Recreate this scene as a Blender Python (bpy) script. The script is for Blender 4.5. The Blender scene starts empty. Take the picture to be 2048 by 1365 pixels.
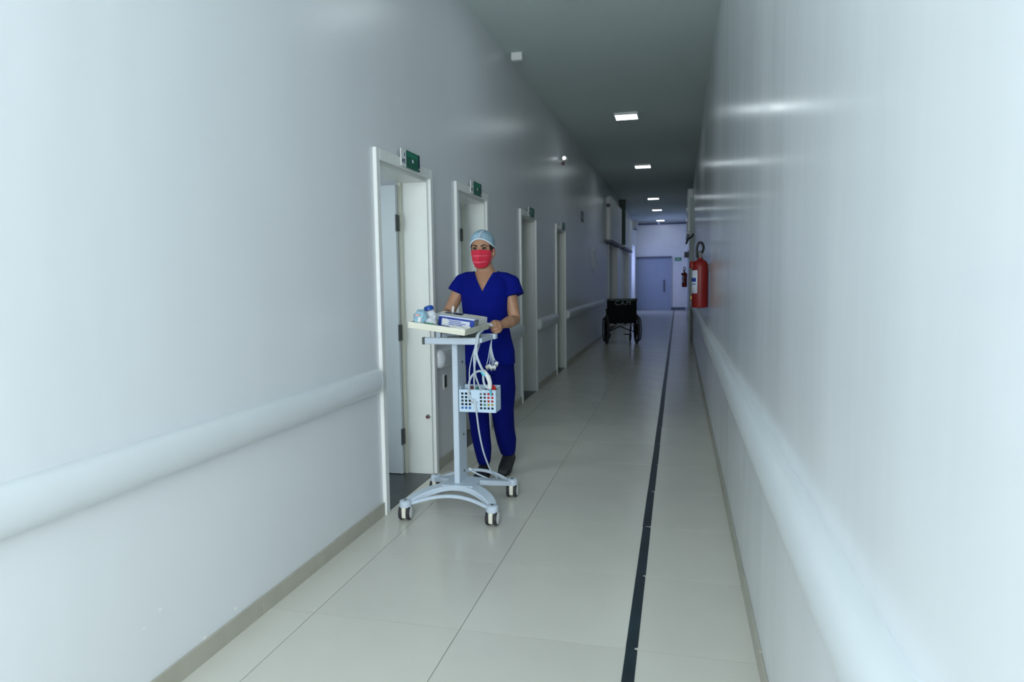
import bpy, bmesh, math, random
from mathutils import Vector, Matrix, Quaternion
random.seed(7)
SC = bpy.context.scene
COL = SC.collection
PI = math.pi

# ------------------------------------------------------------------ camera
F_PX, YAW, PITCH, ROLL, CAM_H = 1361.763, 0.2399, -0.0928, -0.0126, 1.4094
fw = Vector((-math.sin(YAW)*math.cos(PITCH), math.cos(YAW)*math.cos(PITCH), math.sin(PITCH)))
rt = Vector((math.cos(YAW), math.sin(YAW), 0.0))
up = rt.cross(fw)
c_, s_ = math.cos(ROLL), math.sin(ROLL)
r2, u2 = c_*rt + s_*up, -s_*rt + c_*up
cam = bpy.data.cameras.new('camera')
cam.sensor_width = 36.0
cam.lens = F_PX/2048.0*36.0
cam.clip_start = 0.02
cam.clip_end = 200
cam.dof.use_dof = True
cam.dof.focus_distance = 4.1
cam.dof.aperture_fstop = 3.2
cam_o = bpy.data.objects.new('camera', cam)
cam_o.matrix_world = Matrix(((r2.x, u2.x, -fw.x, 0), (r2.y, u2.y, -fw.y, 0), (r2.z, u2.z, -fw.z, CAM_H), (0, 0, 0, 1)))
COL.objects.link(cam_o)
SC.camera = cam_o

# ------------------------------------------------------------------ world, lights, exposure
w = bpy.data.worlds.new('world'); SC.world = w; w.use_nodes = True
bg = w.node_tree.nodes['Background']
bg.inputs[0].default_value = (0.62, 0.78, 0.95, 1); bg.inputs[1].default_value = 0.05

def area(name, loc, target, sx, sy, power, col):
    l = bpy.data.lights.new(name, 'AREA'); l.shape = 'RECTANGLE'; l.size = sx; l.size_y = sy
    l.energy = power; l.color = col
    o = bpy.data.objects.new(name, l); COL.objects.link(o); o.location = loc
    d = Vector(target) - Vector(loc)
    o.rotation_euler = d.to_track_quat('-Z', 'Y').to_euler()
    return o
# assumed daylight from behind the camera: a bare area light, no entrance built
area('assumed_rear_light', (-0.38, -3.3, 2.10), (-1.7, 2.2, 1.5), 1.1, 2.7, 165, (0.905, 0.955, 1.0))
# added side light brightening the left wall, from an assumed unseen right opening
area('added_side_light', (0.20, -1.55, 1.75), (-1.7, 0.75, 1.65), 1.3, 2.2, 62, (0.885, 0.945, 1.0))
# assumed cool area light in an unseen opening, far end on the left
area('assumed_far_light', (-1.9, 26.9, 2.0), (0.2, 27.6, 1.2), 1.3, 1.8, 24, (0.46, 0.55, 1.0))
# added lights brightening the open door leaves; no room windows are built
area('added_room_light_first', (-3.15, 3.0, 1.7), (-2.3, 4.5, 1.2), 0.9, 1.2, 20, (0.84, 0.94, 1.0))
area('added_room_light_second', (-3.15, 5.2, 1.7), (-2.3, 6.0, 1.2), 0.5, 1.2, 7, (0.84, 0.94, 1.0))
PANEL = 9.5          # radiance of the ceiling lamps

vs = SC.view_settings
vs.view_transform = 'Standard'; vs.look = 'None'; vs.exposure = 0.0; vs.gamma = 1.0
vs.use_curve_mapping = False

# ------------------------------------------------------------------ materials
MATS = {}
def mat(name, col, rough=0.5, metal=0.0, var=0.04, scale=6.0, bump=0.0, bscale=40.0, stretch=(1, 1, 1),
        emit=0.0, emit_col=None, alpha=1.0, trans=0.0, rnd=0.0, spec=0.5, coat=0.0, dist=0.01, rvar=0.0, sss=0.0):
    if name in MATS: return MATS[name]
    m = bpy.data.materials.new(name); m.use_nodes = True
    nt = m.node_tree; N = nt.nodes; L = nt.links
    p = N['Principled BSDF']
    tc = N.new('ShaderNodeTexCoord')
    mp = N.new('ShaderNodeMapping'); mp.inputs['Scale'].default_value = stretch
    L.new(tc.outputs['Object'], mp.inputs['Vector'])
    nz = N.new('ShaderNodeTexNoise'); nz.inputs['Scale'].default_value = scale; nz.inputs['Detail'].default_value = 4
    L.new(mp.outputs[0], nz.inputs['Vector'])
    rp = N.new('ShaderNodeValToRGB')
    a = [max(0, c*(1-var)) for c in col]; b = [min(1, c*(1+var)) for c in col]
    rp.color_ramp.elements[0].position = 0.3; rp.color_ramp.elements[1].position = 0.7
    rp.color_ramp.elements[0].color = (*a, 1); rp.color_ramp.elements[1].color = (*b, 1)
    L.new(nz.outputs['Fac'], rp.inputs[0])
    out = rp.outputs[0]
    if rnd:
        oi = N.new('ShaderNodeObjectInfo'); hs = N.new('ShaderNodeHueSaturation')
        mr = N.new('ShaderNodeMapRange'); mr.inputs[3].default_value = 1-rnd; mr.inputs[4].default_value = 1+rnd
        L.new(oi.outputs['Random'], mr.inputs[0]); L.new(mr.outputs[0], hs.inputs['Value']); L.new(out, hs.inputs['Color'])
        out = hs.outputs[0]
    L.new(out, p.inputs['Base Color'])
    p.inputs['Roughness'].default_value = rough
    p.inputs['Metallic'].default_value = metal
    p.inputs['Specular IOR Level'].default_value = spec
    p.inputs['Alpha'].default_value = alpha
    p.inputs['Transmission Weight'].default_value = trans
    p.inputs['Coat Weight'].default_value = coat
    if sss:
        p.inputs['Subsurface Weight'].default_value = sss
        p.inputs['Subsurface Radius'].default_value = (0.012, 0.005, 0.003)
        p.inputs['Subsurface Scale'].default_value = 0.5
    if rvar:
        mr2 = N.new('ShaderNodeMapRange'); mr2.inputs[3].default_value = rough-rvar; mr2.inputs[4].default_value = rough+rvar
        L.new(nz.outputs['Fac'], mr2.inputs[0]); L.new(mr2.outputs[0], p.inputs['Roughness'])
    if emit:
        p.inputs['Emission Color'].default_value = (*(emit_col or col), 1); p.inputs['Emission Strength'].default_value = emit
    if bump:
        n2 = N.new('ShaderNodeTexNoise'); n2.inputs['Scale'].default_value = bscale; n2.inputs['Detail'].default_value = 3
        L.new(mp.outputs[0], n2.inputs['Vector'])
        bp = N.new('ShaderNodeBump'); bp.inputs['Strength'].default_value = bump; bp.inputs['Distance'].default_value = dist
        L.new(n2.outputs['Fac'], bp.inputs['Height']); L.new(bp.outputs[0], p.inputs['Normal'])
    MATS[name] = m
    return m

WALL_C = (0.757, 0.796, 0.82)
M_WL = mat('paint_left', WALL_C, 0.30, var=0.015, scale=1.3, bump=0.10, bscale=3.0, stretch=(1, 2.2, 0.7), dist=0.02, spec=0.5)
M_WR = mat('paint_right', WALL_C, 0.20, var=0.02, scale=1.3, bump=0.09, bscale=2.2, stretch=(1, 2.6, 0.6), dist=0.02, spec=0.5, rvar=0.05)
M_WE = mat('paint_end', (0.78, 0.79, 0.84), 0.35, var=0.02)
M_CEIL = mat('ceiling_paint', (0.66, 0.755, 0.74), 0.75, var=0.02, scale=1.0)
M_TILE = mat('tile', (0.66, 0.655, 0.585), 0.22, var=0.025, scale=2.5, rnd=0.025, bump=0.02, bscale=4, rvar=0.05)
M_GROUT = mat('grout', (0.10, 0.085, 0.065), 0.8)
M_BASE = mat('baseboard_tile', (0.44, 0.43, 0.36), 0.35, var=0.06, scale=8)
M_RAIL = mat('rail_vinyl', (0.70, 0.75, 0.775), 0.30, var=0.01, bump=0.02, bscale=300)
M_FRAME = mat('door_frame', (0.72, 0.755, 0.715), 0.35, var=0.02)
M_CASING = mat('casing', (0.84, 0.87, 0.85), 0.35, var=0.02)
M_LEAF = mat('door_leaf', (0.66, 0.73, 0.76), 0.4, var=0.02)
M_GRANITE = mat('granite', (0.055, 0.065, 0.07), 0.35, var=0.4, scale=60)
M_HINGE = mat('hinge_metal', (0.10, 0.11, 0.11), 0.45, metal=0.7)
M_TAPE = mat('tape', (0.012, 0.026, 0.036), 0.42, var=0.25, scale=5)
M_WHITE = mat('white_plastic', (0.80, 0.83, 0.82), 0.35, var=0.02)
M_CREAM = mat('cream_plastic', (0.78, 0.78, 0.66), 0.35, var=0.02)
M_BLACK = mat('black_plastic', (0.010, 0.013, 0.014), 0.45, var=0.2)
M_RUBBER = mat('rubber', (0.022, 0.022, 0.026), 0.6, var=0.2)
M_CHROME = mat('chrome', (0.62, 0.64, 0.65), 0.25, metal=1.0)
M_CART = mat('cart_metal', (0.58, 0.68, 0.78), 0.35, var=0.02)
M_CARTD = mat('cart_dark', (0.08, 0.10, 0.10), 0.5)
M_CABLE = mat('cable', (0.55, 0.63, 0.69), 0.45)
M_BLUEBOX = mat('carton_blue', (0.010, 0.045, 0.33), 0.4, var=0.08)
M_PAPER = mat('paper', (0.70, 0.76, 0.88), 0.6, var=0.03)
M_INK = mat('ink', (0.02, 0.03, 0.10), 0.6)
M_SIGNG = mat('sign_green', (0.0, 0.115, 0.065), 0.35, var=0.05)
M_SIGNG2 = mat('sign_green_light', (0.0, 0.20, 0.115), 0.35, var=0.05)
M_NAVY = mat('sign_navy', (0.004, 0.02, 0.055), 0.4)
M_DGREEN = mat('dark_green', (0.012, 0.045, 0.035), 0.5, var=0.2)
M_RED = mat('extinguisher_red', (0.215, 0.0035, 0.003), 0.45, var=0.06)
M_LAMP = mat('lamp_diffuser', (0.9, 0.93, 1.0), 0.4, emit=PANEL, emit_col=(0.84, 0.95, 0.99))
M_SKIN = mat('skin', (0.40, 0.215, 0.125), 0.5, var=0.08, scale=12, sss=0.08)
M_SCRUB = mat('scrub_cloth', (0.0010, 0.0060, 0.165), 0.85, var=0.10, scale=7, bump=0.35, bscale=9, dist=0.015, spec=0.12)
M_SCRUBT = mat('scrub_trim', (0.0009, 0.0050, 0.125), 0.85, var=0.1, spec=0.12)
M_CAP = mat('cap_fabric', (0.24, 0.38, 0.47), 0.7, var=0.16, scale=22, bump=0.5, bscale=38, dist=0.01, sss=0.0)
M_CAPW = mat('cap_white', (0.62, 0.72, 0.80), 0.7, var=0.05)
M_MASK = mat('mask_pink', (0.66, 0.022, 0.055), 0.7, var=0.10, scale=30)
M_MASKL = mat('mask_highlight_pink', (0.78, 0.085, 0.15), 0.7)  # lighter pink: pleat highlights put into the colour, shared with the ear loops
M_HAIR = mat('hair', (0.012, 0.009, 0.008), 0.5)
M_EYEW = mat('eye_white', (0.30, 0.27, 0.25), 0.4)
M_IRIS = mat('iris', (0.012, 0.008, 0.006), 0.2)
M_SHOE = mat('shoe', (0.010, 0.012, 0.014), 0.5, var=0.2)
M_BASKET = mat('basket_plastic', (0.58, 0.74, 0.88), 0.4, var=0.02)
M_CYAN = mat('cyan_plastic', (0.15, 0.58, 0.72), 0.4)
M_SKYB = mat('sky_package', (0.38, 0.66, 0.84), 0.35, var=0.30, scale=14)
M_REDP = mat('red_pack', (0.65, 0.012, 0.012), 0.5)
M_YEL = mat('yellow_pack', (0.55, 0.36, 0.03), 0.5)
M_GREENP = mat('green_pack', (0.05, 0.28, 0.16), 0.5)
M_BROWNP = mat('brown_pack', (0.12, 0.03, 0.03), 0.5)
M_GLASS = mat('screen', (0.006, 0.012, 0.022), 0.25)
M_ENDDOOR = mat('end_door', (0.33, 0.40, 0.55), 0.4, var=0.02)
M_LAV = mat('far_trim', (0.10, 0.12, 0.19), 0.5)
M_SILV = mat('grey_metal', (0.34, 0.37, 0.38), 0.4, metal=0.6)
M_CHIP = mat('bare_plaster', (0.87, 0.89, 0.88), 0.9)
M_CLEARP = mat('clear_bottle', (0.74, 0.78, 0.84), 0.25, var=0.05)

# ------------------------------------------------------------------ mesh helpers
def box(bm, lo, hi, bev=0.0, seg=1):
    x0, y0, z0 = lo; x1, y1, z1 = hi
    v = [bm.verts.new(p) for p in ((x0,y0,z0),(x1,y0,z0),(x1,y1,z0),(x0,y1,z0),(x0,y0,z1),(x1,y0,z1),(x1,y1,z1),(x0,y1,z1))]
    fs = [bm.faces.new([v[i] for i in f]) for f in ((3,2,1,0),(4,5,6,7),(0,1,5,4),(1,2,6,5),(2,3,7,6),(3,0,4,7))]
    if bev:
        ed = list({e for f in fs for e in f.edges})
        bmesh.ops.bevel(bm, geom=ed, offset=bev, segments=seg, affect='EDGES', profile=0.5)

def frame_of(d):
    d = d.normalized()
    a = Vector((0, 0, 1)) if abs(d.z) < 0.9 else Vector((1, 0, 0))
    u = d.cross(a).normalized(); return u, d.cross(u).normalized()

def skin_rings(bm, rings, caps=True, close=False):
    vs_ = [[bm.verts.new(p) for p in r] for r in rings]
    n = len(vs_[0]); m = len(vs_)
    for i in range(m if close else m-1):
        a, b = vs_[i], vs_[(i+1) % m]
        for k in range(n):
            bm.faces.new((a[k], a[(k+1) % n], b[(k+1) % n], b[k]))
    if caps and not close:
        bm.faces.new(list(reversed(vs_[0]))); bm.faces.new(vs_[-1])
    return vs_

def tube(bm, pts, r, n=8, caps=True, close=False, flat=1.0):
    """round tube along a polyline; r is a number or one radius per point"""
    pts = [Vector(p) for p in pts]; m = len(pts)
    rs = r if isinstance(r, (list, tuple)) else [r]*m
    rings = []; u = None
    for i, p in enumerate(pts):
        if close: d = pts[(i+1) % m] - pts[i-1]
        else: d = pts[min(i+1, m-1)] - pts[max(i-1, 0)]
        d = d.normalized()
        if u is None: u, v = frame_of(d)
        else:
            u = (u - d*u.dot(d)).normalized(); v = d.cross(u)
        rings.append([p + (u*math.cos(2*PI*k/n) + v*math.sin(2*PI*k/n)*flat)*rs[i] for k in range(n)])
    skin_rings(bm, rings, caps, close)

def spline(pts, k=6):
    pts = [Vector(p) for p in pts]; out = []
    for i in range(len(pts)-1):
        p0 = pts[max(i-1, 0)]; p1 = pts[i]; p2 = pts[i+1]; p3 = pts[min(i+2, len(pts)-1)]
        for j in range(k):
            t = j/k
            out.append(0.5*((2*p1)+(p2-p0)*t+(2*p0-5*p1+4*p2-p3)*t*t+(3*p1-p0-3*p2+p3)*t**3))
    out.append(pts[-1]); return out

def limb(bm, pts, rs, n=14):
    """tapered limb with rounded ends"""
    pts = [Vector(p) for p in pts]
    P = []; R = []
    d0 = (pts[0]-pts[1]).normalized(); d1 = (pts[-1]-pts[-2]).normalized()
    for a in (0.985, 0.8, 0.45): P.append(pts[0]+d0*rs[0]*a); R.append(rs[0]*math.sqrt(max(0, 1-a*a)))
    P += pts; R += list(rs)
    for a in (0.45, 0.8, 0.985): P.append(pts[-1]+d1*rs[-1]*a); R.append(rs[-1]*math.sqrt(max(0, 1-a*a)))
    tube(bm, P, R, n)

def lathe(bm, prof, c=(0, 0, 0), n=20, axis='Z', caps=True):
    rings = []
    for (r, h) in prof:
        ring = []
        for k in range(n):
            a = 2*PI*k/n
            if axis == 'Z': q = (r*math.cos(a), r*math.sin(a), h)
            elif axis == 'X': q = (h, r*math.cos(a), r*math.sin(a))
            else: q = (r*math.sin(a), h, r*math.cos(a))
            ring.append(Vector(q)+Vector(c))
        rings.append(ring)
    skin_rings(bm, rings, caps)

def ellipsoid(bm, c, r, nu=16, nv=10, rot=None):
    mtx = Matrix.Translation(c) @ (rot.to_4x4() if rot else Matrix.Identity(4)) @ Matrix.Diagonal((*r, 1))
    bmesh.ops.create_uvsphere(bm, u_segments=nu, v_segments=nv, radius=1, matrix=mtx)

def ell_loft(bm, rings, n=28, power=2.0):
    """rings: (z, cx, cy, rx, ry_front, ry_back); the front is -y"""
    out = []
    for (z, cx, cy, rx, rf, rb) in rings:
        ring = []
        for k in range(n):
            a = 2*PI*k/n
            ca, sa = math.cos(a), math.sin(a)
            e = 2.0/power
            ca = math.copysign(abs(ca)**e, ca); sa = math.copysign(abs(sa)**e, sa)
            ring.append(Vector((cx+rx*ca, cy+(rb if sa > 0 else rf)*sa, z)))
        out.append(ring)
    skin_rings(bm, out)

def finish(bm): bmesh.ops.recalc_face_normals(bm, faces=bm.faces[:])

def obj(name, bm, m, parent=None, smooth=False, loc=None):
    finish(bm)
    me = bpy.data.meshes.new(name); bm.to_mesh(me); bm.free()
    if m: me.materials.append(m)
    if smooth:
        me.polygons.foreach_set('use_smooth', [True]*len(me.polygons))
        try: me.set_sharp_from_angle(angle=math.radians(42))
        except Exception: pass
    o = bpy.data.objects.new(name, me); COL.objects.link(o)
    if parent: o.parent = parent
    if loc: o.location = loc
    return o

def B(name, m, parent, *boxes, bev=0.0, smooth=False):
    bm = bmesh.new()
    for lo, hi in boxes: box(bm, lo, hi, bev)
    return obj(name, bm, m, parent, smooth)

def T(name, m, parent, pts, r, n=8, close=False, k=0, smooth=True):
    bm = bmesh.new()
    tube(bm, spline(pts, k) if k else pts, r, n, close=close)
    return obj(name, bm, m, parent, smooth)

def tag(o, label=None, cat=None, group=None, kind=None):
    if label: o['label'] = label
    if cat: o['category'] = cat
    if group: o['group'] = group
    if kind: o['kind'] = kind
    return o

def thing(name, label, cat, loc=(0, 0, 0), rot=(0, 0, 0), group=None):
    o = bpy.data.objects.new(name, None); COL.objects.link(o)
    o.location = loc; o.rotation_euler = rot; o.empty_display_size = 0.05
    return tag(o, label, cat, group)

def struct_empty(name, loc=(0, 0, 0)):
    o = bpy.data.objects.new(name, None); COL.objects.link(o); o.location = loc
    return tag(o, kind='structure')

def copy_tree(o, parent=None):
    c = o.copy(); COL.objects.link(c); c.parent = parent
    for ch in list(o.children): copy_tree(ch, c)
    return c

def text_mesh(name, s, size, m, parent, mtx, depth=0.0006, align='CENTER'):
    cu = bpy.data.curves.new(name, 'FONT'); cu.body = s; cu.size = size
    cu.align_x = align; cu.align_y = 'CENTER'; cu.extrude = depth; cu.resolution_u = 3
    t = bpy.data.objects.new(name, cu); COL.objects.link(t)
    dg = bpy.context.evaluated_depsgraph_get()
    me = bpy.data.meshes.new_from_object(t.evaluated_get(dg))
    bpy.data.objects.remove(t); bpy.data.curves.remove(cu)
    me.materials.clear(); me.materials.append(m); me.transform(mtx)
    o = bpy.data.objects.new(name, me); COL.objects.link(o); o.parent = parent
    return o

def remeshed(bm, voxel, smooth_iter=3, fac=0.5):
    """union of overlapping closed shapes as one continuous surface"""
    finish(bm)
    me = bpy.data.meshes.new('tmp'); bm.to_mesh(me); bm.free()
    t = bpy.data.objects.new('tmp', me); COL.objects.link(t)
    md = t.modifiers.new('r', 'REMESH'); md.mode = 'VOXEL'; md.voxel_size = voxel; md.use_smooth_shade = True
    sm = t.modifiers.new('s', 'SMOOTH'); sm.iterations = smooth_iter; sm.factor = fac
    dg = bpy.context.evaluated_depsgraph_get()
    out = bpy.data.meshes.new_from_object(t.evaluated_get(dg))
    bpy.data.objects.remove(t); bpy.data.meshes.remove(me)
    b2 = bmesh.new(); b2.from_mesh(out); bpy.data.meshes.remove(out)
    return b2

# ------------------------------------------------------------------ the corridor
XL, XR, H = -1.704, 0.300, 3.64
Y0, Y1 = -3.4, 28.9
TH = 0.20                                 # thickness of the left wall
DOORS = [(3.674, 4.60), (5.132, 6.05), (7.37, 8.25), (9.63, 10.48)]
FAR = [(17.1, 19.9), (21.3, 24.5)]        # two wide far doorways
CW = 0.05                                 # casing width

bm = bmesh.new()                          # left wall with its door openings
edges = [Y0]
for a, b in DOORS: edges += [a+CW, b-CW]
for a, b in FAR: edges += [a, b]
edges.append(25.9)
for i in range(0, len(edges), 2): box(bm, (XL-TH, edges[i], 0), (XL, edges[i+1], H))
for a, b in DOORS: box(bm, (XL-TH, a+CW, 2.10), (XL, b-CW, H))
for a, b in FAR: box(bm, (XL-TH, a, 2.2), (XL, b, H))
box(bm, (XL-TH, 25.9, 2.6), (XL, 27.9, H)); box(bm, (XL-TH, 27.9, 0), (XL, Y1, H))  # lintel and end of an assumed unseen opening, left for the far light
wl = tag(obj('wall_left', bm, M_WL), kind='structure')
bm = bmesh.new(); box(bm, (XR, Y0, 0), (XR+0.2, Y1, H)); wr = tag(obj('wall_right', bm, M_WR), kind='structure')
bm = bmesh.new(); box(bm, (XL-1.6, Y1, 0), (XR+0.2, Y1+0.2, H)); we = tag(obj('wall_end', bm, M_WE), kind='structure')
bm = bmesh.new(); box(bm, (XL-1.8, Y0, 0), (XL-1.6, Y1+0.2, H))
for y in (4.85, 6.7, 8.9, 13.5, 20.6, 25.6):          # partitions of the side rooms
    box(bm, (XL-1.6, y-0.05, 0), (XL-TH, y+0.05, H))
tag(obj('wall_rooms', bm, M_WL), kind='structure')
bm = bmesh.new(); box(bm, (XL-1.8, Y0, H), (XR+0.2, Y1+0.2, H+0.15)); tag(obj('ceiling', bm, M_CEIL), kind='structure')
bm = bmesh.new(); box(bm, (XL-1.8, Y0, -0.2), (XR+0.2, Y1+0.2, -0.0012)); fl = tag(obj('floor', bm, M_GROUT), kind='structure')

# floor tiles, each a piece of its own
S, TX, TY, G = 0.6484, -0.8424, 2.4948, 0.0026
cols = [(XL-0.003, TX-S), (TX-S, TX), (TX, -0.160), (-0.160, XR+0.003)]
rows = []
k0 = int(math.floor((Y0-TY)/S))
k = k0
while TY+k*S < Y1: rows.append((TY+k*S, min(TY+(k+1)*S, Y1))); k += 1
tile_mesh = {}
for ci, (xa, xb) in enumerate(cols):
    for (ya, yb) in rows:
        key = (ci, round(yb-ya, 3))
        if key not in tile_mesh:
            bm = bmesh.new(); box(bm, (G/2, 0.0013, -0.012), (xb-xa-G/2, yb-ya-0.0013, 0.0))
            finish(bm); me = bpy.data.meshes.new('floor_tile'); bm.to_mesh(me); bm.free(); me.materials.append(M_TILE); tile_mesh[key] = me
        o = bpy.data.objects.new('floor_tile', tile_mesh[key]); COL.objects.link(o)
        o.location = (xa, ya, random.uniform(-0.0002, 0)); o.parent = fl
B('room_floor', M_TILE, fl, ((XL-1.6, Y0, -0.02), (XL-TH, Y1, -0.0004)))

# black guide tape stuck on the floor, cut at the tile joints
tp = thing('floor_tape', 'long black guide tape stuck along the beige tiled floor', 'floor tape')
for i, (ya, yb) in enumerate(rows):
    w_ = 0.0225; xc = -0.1596 + random.uniform(-0.0015, 0.0015)
    bm = bmesh.new()
    nx = random.choice((0.012, 0.022, 0.030)) if ya < 6.5 else 0.0
    poly = [(xc-w_, ya), (xc+w_-nx, ya), (xc+w_-nx*0.9, ya+0.012), (xc+w_, ya+0.014), (xc+w_+random.uniform(-.001, .001), yb-0.004), (xc+w_*0.5, yb), (xc-w_, yb)]
    if not nx: poly = [(xc-w_, ya+0.0005), (xc+w_, ya+0.0005), (xc+w_, yb), (xc-w_, yb)]
    a = [bm.verts.new((x, y, 0.0004)) for x, y in poly]; b = [bm.verts.new((x, y, 0.0012)) for x, y in poly]
    bm.faces.new(list(reversed(a))); bm.faces.new(b)
    for j in range(len(a)): bm.faces.new((a[j], a[(j+1) % len(a)], b[(j+1) % len(a)], b[j]))
    obj('tape_strip', bm, M_TAPE, tp)

# skirting of cut floor tile
def skirting(name, x0, x1, spans, h):
    e = struct_empty(name)
    for a, b in spans:
        y = a
        while y < b-0.02:
            y2 = min(b, y+S)
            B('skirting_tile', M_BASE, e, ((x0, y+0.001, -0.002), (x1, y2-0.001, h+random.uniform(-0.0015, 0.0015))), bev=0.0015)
            y = y2
    return e
sp = [(Y0, DOORS[0][0])] + [(DOORS[i][1], DOORS[i+1][0]) for i in range(3)] + [(DOORS[3][1], FAR[0][0]-0.1), (FAR[0][1]+0.1, FAR[1][0]-0.1), (FAR[1][1]+0.1, 25.85)]
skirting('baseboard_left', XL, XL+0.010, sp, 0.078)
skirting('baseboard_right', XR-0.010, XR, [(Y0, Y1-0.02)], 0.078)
e = struct_empty('baseboard_end'); B('skirting_tile', M_LAV, e, ((-0.28, Y1-0.03, 0), (XR-0.012, Y1, 0.11)))

# bare plaster chips in the paint above the skirting
for i, (y, z, s) in enumerate(((1.874, 0.299, 0.010), (2.27, 0.106, 0.014), (2.262, 0.113, 0.008), (2.083, 0.083, 0.016), (1.80, 0.27, 0.007))):
    bm = bmesh.new(); n = 9
    r = [(math.cos(2*PI*k/n)*s*random.uniform(.5, 1.1), math.sin(2*PI*k/n)*s*random.uniform(.3, .7)) for k in range(n)]
    a = [bm.verts.new((XL-0.0004, y+p, z+q)) for p, q in r]; b = [bm.verts.new((XL+0.0006, y+p*.9, z+q*.9)) for p, q in r]
    bm.faces.new(b); bm.faces.new(list(reversed(a)))
    for j in range(n): bm.faces.new((a[j], a[(j+1) % n], b[(j+1) % n], b[j]))
    obj('paint_chip', bm, M_CHIP, wl)

# ------------------------------------------------------------------ doors on the left
def door(n, a, b):
    e = struct_empty('door_%d' % n, (XL, a, 0)); w_ = b-a
    P = 0.021
    B('casing', M_CASING, e, ((-0.004, 0, -0.002), (P, CW, 2.165)), bev=0.003)
    B('casing', M_CASING, e, ((-0.004, w_-CW, -0.002), (P, w_, 2.165)), bev=0.003)
    B('casing', M_CASING, e, ((-0.004, CW, 2.10), (P, w_-CW, 2.165)), bev=0.003)
    B('jamb', M_FRAME, e, ((-TH-0.004, CW-0.002, -0.002), (-0.003, CW+0.018, 2.10)))
    B('jamb', M_FRAME, e, ((-TH-0.004, w_-CW-0.018, -0.002), (-0.003, w_-CW+0.002, 2.10)))
    B('jamb', M_FRAME, e, ((-TH-0.004, CW+0.018, 2.078), (-0.003, w_-CW-0.018, 2.102)))
    B('door_stop', M_CREAM, e, ((-TH-0.012, w_-CW-0.034, 0.0), (-TH+0.010, w_-CW-0.0175, 2.078)))
    B('threshold', M_GRANITE, e, ((-TH-0.35, CW+0.0, -0.01), (0.002, w_-CW, 0.004)))
    lf = B('door_leaf', M_LEAF, e, ((-0.80, -0.036, 0.008), (0, 0, 2.062)), bev=0.002)
    lf.location = (-TH-0.014, w_-CW-0.034, 0); lf.rotation_euler = (0, 0, math.radians(-1.5))
    for z in (0.28, 1.03, 1.80):
        h = B('hinge', M_HINGE, lf, ((-0.004, -0.040, z-0.055), (0.012, -0.002, z+0.055)))
        bm = bmesh.new(); lathe(bm, [(0.006, z-0.058), (0.006, z+0.058)], (0.004, -0.041, 0), 10); obj('hinge_pin', bm, M_HINGE, h, True)
    hd = bmesh.new(); tube(hd, [(-0.74, -0.036, 1.0), (-0.74, -0.085, 1.0), (-0.63, -0.085, 1.0)], 0.009, 8); obj('door_handle', hd, M_CHROME, lf, True)
    return e
DR = [door(i+1, a, b) for i, (a, b) in enumerate(DOORS)]
# a rubber stop screwed to the first jamb
st = thing('door_catch', 'small dark door catch screwed low on nearest door jamb', 'door catch', (XL-0.030, DOORS[0][1]-CW-0.0185, 0.425), (PI/2, 0, 0))
bm = bmesh.new(); lathe(bm, [(0.004, 0), (0.016, 0), (0.016, 0.004), (0.010, 0.012), (0.004, 0.013)], n=16); obj('plate', bm, M_SILV, st, True)
bm = bmesh.new(); lathe(bm, [(0.002, 0.010), (0.011, 0.012), (0.011, 0.024), (0.004, 0.028)], n=14); obj('bumper', bm, M_BROWNP, st, True)

# the room number signs over the doors
SIGN_TXT = [('104', 'nearest doorway at left'), ('105', 'second doorway behind the person'), ('106', 'third doorway on the left'), ('107', 'fourth and farthest small doorway')]
for i, ((a, b), (num, where)) in enumerate(zip(DOORS, SIGN_TXT)):
    y0 = a + 0.345; z0, z1 = 2.112, 2.218
    s = thing('door_sign', 'green and white door sign above %s' % where, 'sign', (XL+0.024, y0, z0), group='door signs above the side rooms')
    B('white_panel', M_WHITE, s, ((0, 0, 0), (0.006, 0.078, 0.106)))
    B('green_panel', M_SIGNG, s, ((0, 0.078, 0), (0.010, 0.302, 0.106)))
    B('green_band', M_SIGNG2, s, ((0.010, 0.086, 0.070), (0.0106, 0.28, 0.098)))
    B('navy_strip', M_NAVY, s, ((0.010, 0.272, 0), (0.0108, 0.302, 0.106)))
    B('edge_strip', M_NAVY, s, ((0.010, 0.078, 0.0), (0.0112, 0.086, 0.106)))
    B('corner_mark', M_WHITE, s, ((0.0108, 0.280, 0.010), (0.0113, 0.297, 0.020)))
    MT = Matrix(((0, 0, 1, 0.0112), (1, 0, 0, 0.178), (0, 1, 0, 0.050), (0, 0, 0, 1)))
    g = bmesh.new(); lathe(g, [(0.012, 0.0104), (0.012, 0.0112)], (0, 0.178, 0.050), 18, 'X'); obj('emblem', g, M_PAPER, s)
    B('mark', M_INK, s, ((0.006, 0.050, 0.064), (0.0065, 0.062, 0.088)))
    B('mark', M_INK, s, ((0.006, 0.016, 0.022), (0.0065, 0.034, 0.046)))
    B('mark', M_INK, s, ((0.006, 0.040, 0.020), (0.0065, 0.062, 0.028)))
    B('mark', M_INK, s, ((0.006, 0.040, 0.034), (0.0065, 0.062, 0.046)))

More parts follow.
